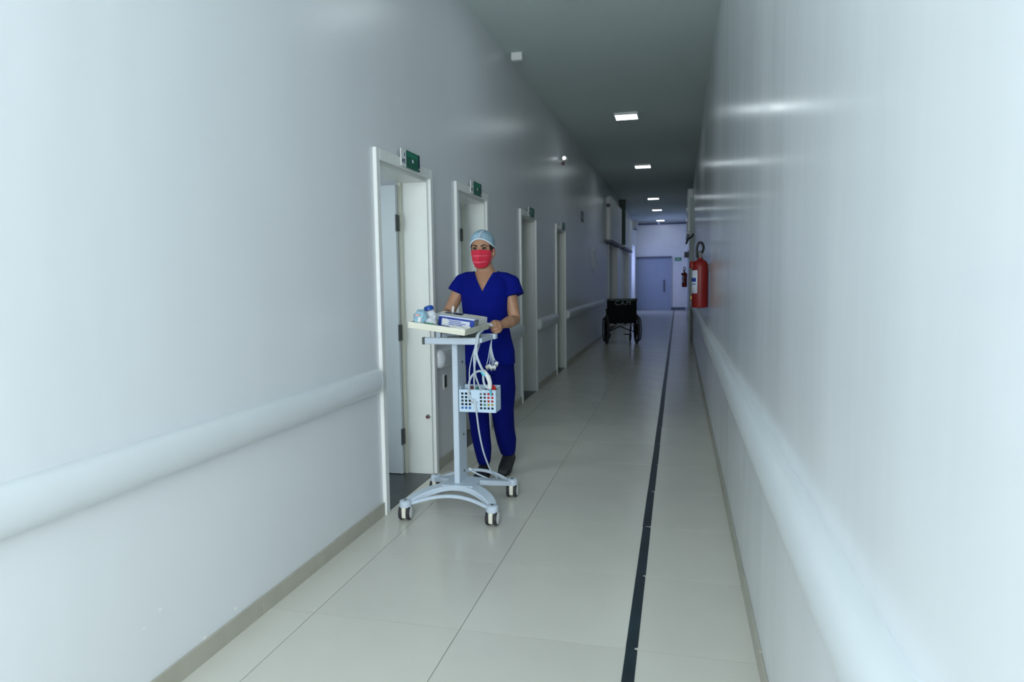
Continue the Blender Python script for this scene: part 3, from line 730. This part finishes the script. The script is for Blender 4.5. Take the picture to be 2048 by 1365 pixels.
# perforated basket hooked to the post
bx0, bx1, by0, by1, bz0, bz1 = -1.276, -1.050, 3.862, 3.978, 0.610, 0.742
bk_ = thing('perforated_basket', 'pale blue perforated plastic basket hooked on cart post', 'basket', (bx0, by0, bz0))
def perforated(name, u0, u1, v0, v1, cu, cv, skip, place, hole=0.62, th=0.003):
    bm = bmesh.new(); cache = {}
    def V(u, v):
        k_ = (round(u, 5), round(v, 5))
        if k_ not in cache: cache[k_] = bm.verts.new(place(u, v))
        return cache[k_]
    us = [u0]; vs2 = [v0]; mu = 0.008; mv = 0.012
    cw = (u1-u0-2*mu)/cu; ch = (v1-v0-2*mv)/cv
    for i in range(cu): us += [u0+mu+cw*(i+0.5-hole/2), u0+mu+cw*(i+0.5+hole/2)]
    for i in range(cv): vs2 += [v0+mv+ch*(i+0.5-hole/2), v0+mv+ch*(i+0.5+hole/2)]
    us.append(u1); vs2.append(v1)
    for i in range(len(us)-1):
        for j in range(len(vs2)-1):
            if i % 2 == 1 and j % 2 == 1 and (i//2) not in skip: continue
            bm.faces.new((V(us[i], vs2[j]), V(us[i+1], vs2[j]), V(us[i+1], vs2[j+1]), V(us[i], vs2[j+1])))
    o = obj(name, bm, M_BASKET, bk_); md = o.modifiers.new('t', 'SOLIDIFY'); md.thickness = th; md.offset = 0
    return o
wb_, db_, hb_ = bx1-bx0, by1-by0, bz1-bz0
perforated('front_panel', 0, wb_, 0, hb_, 9, 5, {3, 4}, lambda u, v: (u, 0, v))
perforated('back_panel', 0, wb_, 0, hb_, 9, 5, {3, 4}, lambda u, v: (u, db_, v+0.012*v/hb_))
perforated('side_panel', 0, db_, 0, hb_, 4, 5, set(), lambda u, v: (wb_, u, v+0.012*v/hb_*u/db_))
perforated('side_panel', 0, db_, 0, hb_, 4, 5, set(), lambda u, v: (0, u, v+0.012*v/hb_*u/db_))
B('bottom', M_BASKET, bk_, ((0, 0, -0.003), (wb_, db_, 0.002)))
T('top_rim', M_BASKET, bk_, [(0, 0, hb_), (wb_, 0, hb_), (wb_, db_, hb_+0.012), (0, db_, hb_+0.012)], 0.0035, 6, close=True)
B('hook', M_BASKET, bk_, ((-0.012, 0.03, hb_-0.03), (0.002, 0.08, hb_+0.012)))
tri = bmesh.new(); tube(tri, [(0.078, -0.004, 0.055), (0.104, -0.004, 0.055), (0.091, -0.004, 0.078)], 0.0025, 6, close=True); obj('handle_mark', tri, M_SILV, bk_)
def in_basket(name, label, cat, lo, hi, m, lid=None):
    o = thing(name, label, cat, (bx0, by0, bz0))
    bm = bmesh.new(); box(bm, lo, hi, 0.003, 1); obj('wrapper', bm, m, o)
    x0, y0, z0 = lo; x1, y1, z1 = hi
    B('seal', lid or M_WHITE, o, ((x0+0.003, y0+0.003, z1-0.001), (x1-0.003, y1-0.003, z1+0.003)))
    return o
rp = thing('red_pouch', 'bright red pouch poking out of the basket top', 'pouch', (bx0, by0, bz0))
obj('pouch_body', crumple((0.192, 0.045, 0.115), (0.026, 0.026, 0.048), 5, 2, 0.12), M_REDP, rp)
B('pouch_base', M_REDP, rp, ((0.160, 0.006, 0.060), (0.212, 0.040, 0.112)), bev=0.004)
in_basket('yellow_box', 'small yellow box inside basket at its right corner', 'box', (0.170, 0.008, 0.034), (0.222, 0.045, 0.058), M_YEL, M_YEL)
in_basket('green_box', 'small green box low inside the basket', 'box', (0.140, 0.008, 0.022), (0.168, 0.045, 0.056), M_GREENP, M_GREENP)
in_basket('navy_roll_box', 'navy box on basket bottom at right', 'box', (0.110, 0.010, 0.003), (0.224, 0.050, 0.020), mat('navy_pack', (0.01, 0.06, 0.20), 0.5), M_NAVY)
in_basket('blue_box', 'bright blue box on basket bottom at left', 'box', (0.006, 0.008, 0.003), (0.075, 0.050, 0.030), mat('blue_pack', (0.03, 0.20, 0.60), 0.5), M_NAVY)
in_basket('dark_strap_box', 'dark box standing inside basket at left', 'box', (0.006, 0.055, 0.003), (0.10, 0.095, 0.118), M_BLACK, M_BLACK)
in_basket('brown_tube', 'dark red tube top showing above basket rim', 'tube', (0.058, 0.030, 0.050), (0.082, 0.052, 0.146), M_BROWNP, M_BROWNP)
in_basket('teal_box', 'teal slip box standing in middle of basket', 'box', (0.090, 0.030, 0.022), (0.106, 0.055, 0.146), mat('teal_pack', (0.02, 0.25, 0.24), 0.5), M_WHITE)
in_basket('grey_box', 'pale grey box standing at back of basket', 'box', (0.112, 0.070, 0.003), (0.215, 0.108, 0.10), M_SILV, M_SILV)

# ECG patient cable: bundle that hangs from the tray into the basket
cb_ = thing('ecg_cable', 'bundle of pale grey ECG cables hanging into basket', 'cable', (0, 0, 0))
T('lead', M_CABLE, cb_, [(-1.14, 3.92, 1.095), (-1.128, 3.80, 1.085), (-1.128, 3.765, 1.05), (-1.133, 3.755, 0.98), (-1.112, 3.77, 0.90), (-1.090, 3.80, 0.845), (-1.083, 3.84, 0.80)], 0.0075, 8, k=6)
T('lead', M_CABLE, cb_, [(-1.14, 3.90, 1.092), (-1.138, 3.80, 1.080), (-1.136, 3.767, 1.04), (-1.145, 3.752, 0.95), (-1.148, 3.78, 0.85), (-1.143, 3.85, 0.76), (-1.140, 3.89, 0.70)], 0.0055, 8, k=6)
T('lead', M_CABLE, cb_, [(-1.17, 3.98, 1.03), (-1.175, 3.90, 0.95), (-1.182, 3.87, 0.85), (-1.185, 3.88, 0.76), (-1.18, 3.90, 0.69)], 0.0055, 8, k=6)
T('lead', M_CABLE, cb_, [(-1.19, 3.98, 1.03), (-1.205, 3.92, 0.95), (-1.215, 3.88, 0.85), (-1.215, 3.89, 0.74)], 0.0035, 8, k=6)
T('lead', M_CABLE, cb_, [(-1.098, 3.80, 0.862), (-1.135, 3.79, 0.866), (-1.180, 3.80, 0.83), (-1.205, 3.83, 0.77), (-1.210, 3.855, 0.71), (-1.185, 3.853, 0.672), (-1.16, 3.853, 0.668)], 0.0065, 8, k=6)
T('clip_loop', M_CABLE, cb_, [(-1.105, 3.795, 0.855), (-1.103, 3.80, 0.80), (-1.085, 3.81, 0.765), (-1.066, 3.82, 0.79), (-1.073, 3.81, 0.84)], 0.007, 8, k=6)
cl = bmesh.new(); tube(cl, spline([(-1.103, 3.79, 0.868), (-1.085, 3.80, 0.845), (-1.070, 3.81, 0.80), (-1.074, 3.82, 0.762)], 5), [0.010]*16, 10, flat=1.3); co = obj('limb_clip', cl, M_WHITE, cb_, True)
cl = bmesh.new(); tube(cl, [(-1.112, 3.79, 0.868), (-1.096, 3.795, 0.842)], [0.011, 0.012], 10); obj('clip_tip', cl, M_CYAN, co, True)
cl = bmesh.new(); tube(cl, [(-1.074, 3.82, 0.775), (-1.073, 3.85, 0.715)], [0.007, 0.006], 10); obj('clip_spring', cl, M_CYAN, co, True)
# chest bulbs on thin leads from the rear bar
ch = thing('chest_electrodes', 'cluster of white ECG bulb electrodes hanging from cart bar', 'electrodes', (0, 0, 0))
for i, (dx, dz, sx) in enumerate(((-0.030, 0.862, -0.026), (-0.010, 0.868, -0.012), (0.006, 0.858, 0.0), (0.018, 0.862, 0.020), (0.026, 0.885, 0.034))):
    x0 = -1.118; y0 = 4.045
    T('lead', M_CABLE, ch, [(x0, y0, 1.031), (x0-0.004+dx*0.15, y0-0.012, 0.985), (x0+dx*0.6, y0-0.02, 0.92), (x0+dx, y0-0.02, dz+0.015)], 0.0030, 6, k=5)
    bm = bmesh.new(); ellipsoid(bm, (x0+sx, y0-0.022, dz), (0.0125, 0.0125, 0.0125), 12, 8)
    o = obj('bulb', bm, M_WHITE if i != 0 else M_CREAM, ch, True)
    bm = bmesh.new(); tube(bm, [(x0+sx*0.98, y0-0.022, dz-0.008), (x0+sx*0.98+0.003, y0-0.026, dz-0.020)], [0.007, 0.009], 8); obj('cup', bm, M_SILV, o, True)
bm = bmesh.new(); tube(bm, [(-1.150, 4.022, 0.862), (-1.105, 4.022, 0.858)], 0.004, 6); obj('band', bm, M_CABLE, ch, True)
# mains lead down to the base
ml = thing('mains_lead', 'long pale power lead from basket down to cart base', 'cable', (0, 0, 0))
T('cord', M_CABLE, ml, [(-1.180, 3.857, 0.69), (-1.170, 3.848, 0.64), (-1.165, 3.850, 0.60), (-1.160, 3.88, 0.48), (-1.155, 3.95, 0.34), (-1.140, 4.05, 0.20), (-1.120, 4.13, 0.130), (-1.150, 4.10, 0.126), (-1.20, 4.05, 0.16), (-1.262, 4.02, 0.20)], 0.0055, 8, k=8)
T('plug', M_CABLE, ml, [(-1.255, 4.015, 0.205), (-1.272, 4.013, 0.215)], 0.010, 8)

# ------------------------------------------------------------------ the person
PX, PY = -1.310, 4.60
HX, HY = -1.322, 4.585                     # centre of the head
def hand(bm, wrist, palm, grip_axis, curl):
    """closed hand around a bar: palm, four curled fingers of unequal length, thumb from the side of the palm.
    grip_axis points from the little finger to the index, curl is where the fingers close to"""
    wrist = Vector(wrist); palm = Vector(palm)
    f_ = (palm-wrist).normalized(); ax = Vector(grip_axis).normalized()
    ax = (ax-f_*ax.dot(f_)).normalized(); dn = Vector(curl); dn = (dn-f_*dn.dot(f_)-ax*dn.dot(ax)).normalized()
    c0 = palm - dn*0.006
    rings = []
    for t, wa, wt in ((0, 0.026, 0.021), (0.35, 0.031, 0.020), (0.7, 0.038, 0.019), (1.0, 0.041, 0.017)):
        c = wrist.lerp(c0, t)
        rings.append([c + ax*wa*math.cos(2*PI*k/14) + dn*wt*math.sin(2*PI*k/14) for k in range(14)])
    skin_rings(bm, rings)
    for off, ln in ((0.032, 0.92), (0.0105, 1.0), (-0.011, 0.96), (-0.031, 0.82)):
        b0 = c0 + ax*off - f_*0.006
        p1 = b0 + (f_*0.022 + dn*0.002)*ln; p2 = p1 + (f_*0.016 + dn*0.026)*ln; p3 = p2 + (-f_*0.014 + dn*0.020)*ln; p4 = p3 + (-f_*0.018 - dn*0.006)*ln
        limb(bm, [b0, p1, p2, p3, p4], [0.0098, 0.0098, 0.0090, 0.0084, 0.0075], 10)
    t0 = wrist.lerp(c0, 0.45) + ax*0.024 + dn*0.006
    limb(bm, [t0, t0 + ax*0.014 + f_*0.022 + dn*0.018, t0 + ax*0.006 + f_*0.040 + dn*0.040, t0 - ax*0.002 + f_*0.050 + dn*0.056], [0.014, 0.0125, 0.0110, 0.0085], 10)

LSH, LEL, LWR, LPM = (-1.150, 4.61, 1.385), (-1.098, 4.575, 1.118), (-1.128, 4.330, 1.102), (-1.138, 4.262, 1.092)
RSH, REL, RWR, RPM = (-1.475, 4.61, 1.385), (-1.568, 4.53, 1.160), (-1.520, 4.315, 1.168), (-1.500, 4.248, 1.160)
grip = (1, 0, -math.tan(TR))
bm = bmesh.new()
# trunk and neck under the clothes
ell_loft(bm, [(0.80, PX, PY+0.02, 0.150, 0.095, 0.11), (0.92, PX, PY+0.02, 0.152, 0.095, 0.11), (1.04, PX, PY+0.01, 0.130, 0.085, 0.09), (1.20, PX, PY, 0.145, 0.10, 0.10),
              (1.30, PX, PY, 0.155, 0.110, 0.10), (1.38, PX, PY+0.005, 0.150, 0.092, 0.09), (1.425, PX, PY+0.01, 0.105, 0.070, 0.075), (1.455, PX-0.002, PY+0.012, 0.068, 0.055, 0.06),
              (1.50, HX+0.004, PY+0.008, 0.052, 0.048, 0.054), (1.56, HX+0.002, PY+0.004, 0.050, 0.046, 0.052)], 28)
# legs
limb(bm, [(-1.375, 4.61, 0.86), (-1.375, 4.56, 0.50), (-1.335, 4.56, 0.12)], [0.075, 0.055, 0.038])
limb(bm, [(-1.235, 4.62, 0.86), (-1.205, 4.60, 0.50), (-1.192, 4.71, 0.15)], [0.075, 0.055, 0.038])
# arms
limb(bm, [LSH, (-1.128, 4.60, 1.25), LEL, (-1.105, 4.44, 1.112), LWR], [0.050, 0.046, 0.040, 0.041, 0.026], 16)
limb(bm, [RSH, (-1.525, 4.58, 1.27), REL, (-1.548, 4.43, 1.165), RWR], [0.050, 0.045, 0.039, 0.039, 0.026], 16)
hand(bm, LWR, LPM, (-0.25, 0.0, 1.0), (-1, 0, -0.2)); hand(bm, RWR, RPM, grip, (0.1, 0, -1))
# head: rings from chin to crown, nose, ears
hd = [(1.478, HX, HY-0.058, 0.020, 0.020, 0.03), (1.486, HX, HY-0.045, 0.036, 0.040, 0.05), (1.505, HX, HY-0.025, 0.052, 0.065, 0.06), (1.53, HX, HY-0.012, 0.063, 0.082, 0.075),
      (1.56, HX, HY-0.003, 0.070, 0.090, 0.088), (1.59, HX, HY, 0.073, 0.090, 0.096), (1.615, HX, HY, 0.0745, 0.0885, 0.099), (1.64, HX, HY, 0.0745, 0.0905, 0.099), (1.67, HX, HY+0.004, 0.071, 0.086, 0.094),
      (1.695, HX, HY+0.008, 0.060, 0.070, 0.080), (1.712, HX, HY+0.01, 0.043, 0.050, 0.058), (1.722, HX, HY+0.012, 0.020, 0.022, 0.026)]
ell_loft(bm, hd, 32, 2.15)
limb(bm, [(HX, HY-0.086, 1.602), (HX, HY-0.103, 1.575), (HX, HY-0.110, 1.558)], [0.009, 0.011, 0.014], 10)
for s in (-1, 1):
    ellipsoid(bm, (HX+s*0.014, HY-0.098, 1.554), (0.010, 0.012, 0.009), 10, 8)
    ellipsoid(bm, (HX+s*0.076, HY+0.006, 1.585), (0.010, 0.020, 0.031), 12, 10, Matrix.Rotation(s*0.35, 3, 'Z'))
    ellipsoid(bm, (HX+s*0.030, HY-0.082, 1.627), (0.026, 0.012, 0.007), 12, 8)     # brow ridge
body = remeshed(bm, 0.0040, 3, 0.5)
# eye sockets: press the surface in a little below the brows
for v in body.verts:
    for s in (-1, 1):
        d = Vector(((v.co.x-(HX+s*0.031))/0.020, (v.co.z-1.608)/0.012, 0)).length
        if d < 1 and v.co.y < HY-0.05: v.co.y += 0.009*(1-d*d)
person = obj('person', body, M_SKIN, None, True)
tag(person, 'person in royal blue scrubs, pink mask and hair cap pushing cart', 'person')

# eyes and brows
for s in (-1, 1):
    ex = HX+s*0.031
    bm = bmesh.new(); ellipsoid(bm, (ex, HY-0.0725, 1.6065), (0.0150, 0.0095, 0.0075), 14, 10); ey = obj('eye', bm, M_EYEW, person, True)
    bm = bmesh.new(); ellipsoid(bm, (ex-0.001, HY-0.0782, 1.6065), (0.0078, 0.0050, 0.0078), 12, 8); obj('iris', bm, M_IRIS, ey, True)
    bm = bmesh.new(); tube(bm, spline([(ex-0.016, HY-0.076, 1.608), (ex-0.006, HY-0.0825, 1.6145), (ex+0.007, HY-0.082, 1.6140), (ex+0.017, HY-0.073, 1.607)], 4), 0.0034, 6); obj('eyelid', bm, M_HAIR, ey, True)
    bm = bmesh.new(); tube(bm, spline([(ex-s*0.020, HY-0.0935, 1.624), (ex-s*0.004, HY-0.0935, 1.6315), (ex+s*0.012, HY-0.087, 1.6320), (ex+s*0.025, HY-0.074, 1.6240)], 4), [0.0030, .0036, .004, .004, .004, .004, .004, .0038, .0036, .0032, .0028, .0022, .0015], 6); obj('eyebrow', bm, M_HAIR, person, True)

# a shell around the head, between an upper and a lower border, at a given clearance
def head_r(z):
    for i in range(len(hd)-1):
        if hd[i][0] <= z <= hd[i+1][0]:
            t = (z-hd[i][0])/(hd[i+1][0]-hd[i][0]); return [a+(b-a)*t for a, b in zip(hd[i], hd[i+1])]
    return hd[-1] if z > hd[-1][0] else hd[0]
def head_pt(a, z, c):
    z_, cx, cy, rx, rf, rb = head_r(z)
    ca, sa = math.cos(a), math.sin(a); e = 2/2.15
    ca = math.copysign(abs(ca)**e, ca); sa = math.copysign(abs(sa)**e, sa)
    return Vector((cx+(rx+c)*ca, cy+((rb if sa > 0 else rf)+c)*sa, z))
# hair showing at the temples
for s in (-1, 1):
    bm = bmesh.new(); rows_ = []
    for j in range(6):
        z = 1.585+0.05*j/5
        a0 = -PI/2 + s*math.radians(66-3*j); a1 = -PI/2 + s*math.radians(125)
        rows_.append([bm.verts.new(head_pt(a0+(a1-a0)*i/8, z, 0.0035)) for i in range(9)])
    for j in range(5):
        for i in range(8): bm.faces.new((rows_[j][i], rows_[j][i+1], rows_[j+1][i+1], rows_[j+1][i]))
    o = obj('hair', bm, M_HAIR, person, True); md = o.modifiers.new('t', 'SOLIDIFY'); md.thickness = 0.004
# surgical cap
def cap_rim(a):
    f = math.cos(a+PI/2)          # 1 in front, -1 behind
    return 1.624 + 0.052*max(0, f)**1.6 - 0.035*max(0, -f)
bm = bmesh.new(); NA, NR = 40, 12; rings = []
rndc = random.Random(4); puff = [rndc.uniform(-1, 1) for _ in range(NA)]
for j in range(NR+1):
    t = j/NR; ring = []
    for k in range(NA):
        a = 2*PI*k/NA; zr = cap_rim(a)
        th_ = t*PI/2
        z = zr + (1.744-zr)*math.sin(th_)
        base = head_pt(a, zr, 0.0075)
        bulge = 1 + 0.16*math.sin(PI*t)*(0.7 if t < .6 else 0.5)
        rr = math.cos(th_)*bulge if t < 1 else 0.02
        c0 = Vector((HX, HY+0.004, 0))
        p = Vector((c0.x+(base.x-c0.x)*max(rr, .02), c0.y+(base.y-c0.y)*max(rr, .02), z + 0.0025*puff[k]*math.sin(PI*t)))
        ring.append(p)
    rings.append(ring)
vv = skin_rings(bm, rings, caps=False); bm.faces.new(vv[-1])
cap = obj('surgical_cap', bm, M_CAP, person, True)
md = cap.modifiers.new('t', 'SOLIDIFY'); md.thickness = 0.002
sub = cap.modifiers.new('s', 'SUBSURF'); sub.levels = 1; sub.render_levels = 1
T('elastic_rim', M_CAPW, cap, [head_pt(2*PI*k/48, cap_rim(2*PI*k/48), 0.0085) for k in range(48)], 0.0050, 8, close=True)
bm = bmesh.new(); fold = []
for i in range(9):
    t = i/8; z = 1.678+0.062*math.sin(t*1.3); fold.append((HX+0.004+0.020*t, HY-0.102+0.10*t*t, z+0.002))
tube(bm, fold, [0.006, .012, .014, .013, .012, .010, .008, .006, .003], 8, flat=0.4); obj('cap_fold', bm, M_CAPW, cap, True)
# pink mask over nose and chin
bm = bmesh.new(); rows_ = []; NI, NJ = 24, 12
for j in range(NJ+1):
    t = j/NJ; row = []
    for i in range(NI+1):
        u = i/NI*2-1
        amax = math.radians(72-10*abs(t-0.45))
        a = -PI/2 + u*amax
        z = 1.474 + (1.602-1.474)*t - 0.010*abs(u)**2*(t-0.35)*1.0 + (0.014*(1-t))*abs(u)**1.5
        p = head_pt(a, max(z, 1.500), 0.004)
        nose = math.exp(-(u/0.22)**2)*(0.020*math.exp(-((t-0.62)/0.25)**2)+0.008)
        p.y -= nose + 0.012*math.sin(PI*t)*math.cos(u*PI/2) ; p.z = z
        if t < 0.25: p.y += (0.25-t)*0.05
        p.y -= 0.0022*math.sin(t*6*PI)*(1-abs(u)**4)
        row.append(bm.verts.new(p))
    rows_.append(row)
for j in range(NJ):
    for i in range(NI): bm.faces.new((rows_[j][i], rows_[j][i+1], rows_[j+1][i+1], rows_[j+1][i]))
edge_l = [rows_[j][0].co.copy() for j in (2, NJ-1)]; edge_r = [rows_[j][NI].co.copy() for j in (2, NJ-1)]
pl = [[rows_[j][i].co.copy()+Vector((0, -0.0016, 0)) for i in range(3, NI-2)] for j in (4, 8)]
mk = obj('face_mask', bm, M_MASK, person, True)
md = mk.modifiers.new('t', 'SOLIDIFY'); md.thickness = 0.0018; md.offset = 0
sub = mk.modifiers.new('s', 'SUBSURF'); sub.levels = 1; sub.render_levels = 1
for j_, pts in enumerate(pl):
    bm = bmesh.new(); n_ = len(pts); hw_ = (0.0075, 0.0055)[j_]
    skin_rings(bm, [[p+Vector((0, -0.0012, -hw_*math.sin(PI*(i+1)/(n_+1))**.5)), p+Vector((0, -0.0034, 0)), p+Vector((0, -0.0012, hw_*math.sin(PI*(i+1)/(n_+1))**.5)), p+Vector((0, 0.0005, 0))] for i, p in enumerate(pts)])
    obj('pleat_highlight', bm, M_MASKL, mk, True)  # pleat band in lighter pink, its highlight painted in
for s, (lo_, hi_) in ((-1, edge_l), (1, edge_r)):
    T('ear_loop', M_MASKL, mk, [hi_, (HX+s*0.079, HY-0.012, 1.610), (HX+s*0.082, HY+0.018, 1.600), (HX+s*0.081, HY+0.020, 1.572), (HX+s*0.076, HY-0.005, 1.552), lo_], 0.0018, 6, k=5)

# scrub tunic with short flared sleeves and V neck
bm = bmesh.new()
ell_loft(bm, [(0.800, PX+0.012, PY+0.02, 0.186, 0.125, 0.135), (0.90, PX+0.010, PY+0.02, 0.184, 0.125, 0.135), (1.00, PX+0.006, PY+0.012, 0.166, 0.118, 0.115), (1.08, PX, PY+0.004, 0.160, 0.118, 0.110), (1.18, PX, PY, 0.166, 0.126, 0.115),
              (1.28, PX, PY-0.002, 0.176, 0.134, 0.115), (1.34, PX, PY, 0.178, 0.122, 0.112), (1.39, PX, PY+0.005, 0.172, 0.102, 0.100), (1.425, PX, PY+0.01, 0.135, 0.080, 0.085), (1.452, PX, PY+0.012, 0.088, 0.066, 0.072), (1.468, PX, PY+0.014, 0.070, 0.058, 0.066)], 36, 2.2)
limb(bm, [(PX+0.05, PY+0.012, 1.425), (PX+0.135, PY+0.012, 1.402), (PX+0.188, PY+0.01, 1.372)], [0.034, 0.048, 0.056], 18)
limb(bm, [(PX-0.05, PY+0.012, 1.425), (PX-0.135, PY+0.012, 1.410), (PX-0.180, PY+0.01, 1.388)], [0.034, 0.046, 0.052], 18)
tube(bm, [(PX+0.165, PY+0.010, 1.385), (PX+0.193, PY+0.004, 1.345), (PX+0.203, PY-0.002, 1.310), (PX+0.210, PY-0.006, 1.286)], [0.052, 0.060, 0.064, 0.067], 18)
tube(bm, [(PX-0.160, PY+0.010, 1.395), (PX-0.192, PY-0.004, 1.360), (PX-0.208, PY-0.010, 1.330), (PX-0.216, PY-0.013, 1.312)], [0.049, 0.056, 0.059, 0.061], 18)
tun = remeshed(bm, 0.0065, 3, 0.5)
VX, VZ = PX+0.012, 1.318                    # bottom of the V
vp = []
for s in (-1, 1):
    top_ = Vector((PX-0.002+s*0.078, 0, 1.470)); bot = Vector((VX, 0, VZ)); d = top_-bot
    nrm = Vector((d.z, 0, -d.x)) if s > 0 else Vector((-d.z, 0, d.x)); nrm.normalize(); vp.append((bot, nrm))
    bmesh.ops.bisect_plane(tun, geom=tun.verts[:]+tun.edges[:]+tun.faces[:], plane_co=bot, plane_no=nrm, dist=1e-5)
bmesh.ops.bisect_plane(tun, geom=tun.verts[:]+tun.edges[:]+tun.faces[:], plane_co=(0, 0, 1.448), plane_no=(0, 0, 1), dist=1e-5)
bmesh.ops.bisect_plane(tun, geom=tun.verts[:]+tun.edges[:]+tun.faces[:], plane_co=(0, 0, 0.808), plane_no=(0, 0, 1), dist=1e-5)
kill = []
for f in tun.faces:
    c = f.calc_center_median()
    inv = all((c-b).dot(n_) < 0 for b, n_ in vp)
    if (inv and c.y < PY+0.012 and c.z > VZ) or (c.z > 1.448 and abs(c.x-PX) < 0.085) or (c.z < 0.808): kill.append(f)
bmesh.ops.delete(tun, geom=kill, context='FACES')
tn = obj('tunic', tun, M_SCRUB, person, True)
md = tn.modifiers.new('t', 'SOLIDIFY'); md.thickness = 0.004; md.offset = -1

# trousers, gathered at the ankle
bm = bmesh.new()
ell_loft(bm, [(0.74, PX+0.010, PY+0.02, 0.168, 0.110, 0.122), (0.84, PX+0.010, PY+0.02, 0.174, 0.114, 0.125), (0.98, PX+0.006, PY+0.015, 0.160, 0.108, 0.108)], 30)
limb(bm, [(-1.372, 4.605, 0.80), (-1.372, 4.59, 0.62), (-1.368, 4.565, 0.47), (-1.352, 4.560, 0.30), (-1.338, 4.560, 0.20), (-1.332, 4.560, 0.125)], [0.092, 0.086, 0.074, 0.068, 0.062, 0.050], 20)
limb(bm, [(-1.215, 4.620, 0.80), (-1.200, 4.612, 0.62), (-1.202, 4.605, 0.47), (-1.202, 4.650, 0.33), (-1.196, 4.685, 0.24), (-1.194, 4.705, 0.170)], [0.096, 0.092, 0.080, 0.074, 0.072, 0.060], 20)
tro = remeshed(bm, 0.0075, 3, 0.5)
tr_ = obj('trousers', tro, M_SCRUBT, person, True)

# shoes
def shoe(ankle, yaw_, pitch_):
    rings = []
    prof = [(0.070, 0.030, 0.010, 0.070), (0.055, 0.037, 0.0, 0.088), (0.020, 0.040, 0.0, 0.092), (-0.030, 0.040, 0.0, 0.086), (-0.075, 0.043, 0.0, 0.070), (-0.115, 0.046, 0.0, 0.056), (-0.150, 0.042, 0.002, 0.046), (-0.172, 0.028, 0.006, 0.034), (-0.180, 0.010, 0.012, 0.024)]
    for (y, hw, z0, z1) in prof:
        ring = []
        for k in range(18):
            a = 2*PI*k/18; ca, sa = math.cos(a), math.sin(a)
            ca = math.copysign(abs(ca)**0.7, ca); sa = math.copysign(abs(sa)**0.7, sa)
            ring.append(Vector((hw*ca, y, (z0+z1)/2+(z1-z0)/2*sa)))
        rings.append(ring)
    bm = bmesh.new(); skin_rings(bm, rings)
    o = obj('shoe', bm, M_SHOE, person, True)
    b2 = bmesh.new(); lathe(b2, [(0.034, 0.075), (0.040, 0.085), (0.039, 0.115), (0.034, 0.122)], (0, 0.022, 0), 16); obj('shoe_collar', b2, M_SHOE, o, True)
    b2 = bmesh.new(); skin_rings(b2, [[Vector((x*1.06, y, z)) for x, z in ((-hw, 0.0), (hw, 0.0), (hw, 0.012), (-hw, 0.012))] for y, hw in ((0.068, 0.028), (0.05, 0.036), (0, 0.039), (-0.06, 0.041), (-0.115, 0.045), (-0.155, 0.038), (-0.178, 0.014))]); obj('sole', b2, M_RUBBER, o)
    o.location = ankle; o.rotation_euler = (pitch_, 0, yaw_)
    return o
shoe((-1.332, 4.545, 0.001), 0.05, 0.0)
sh = shoe((-1.192, 4.735, 0.068), -0.03, 0.38)
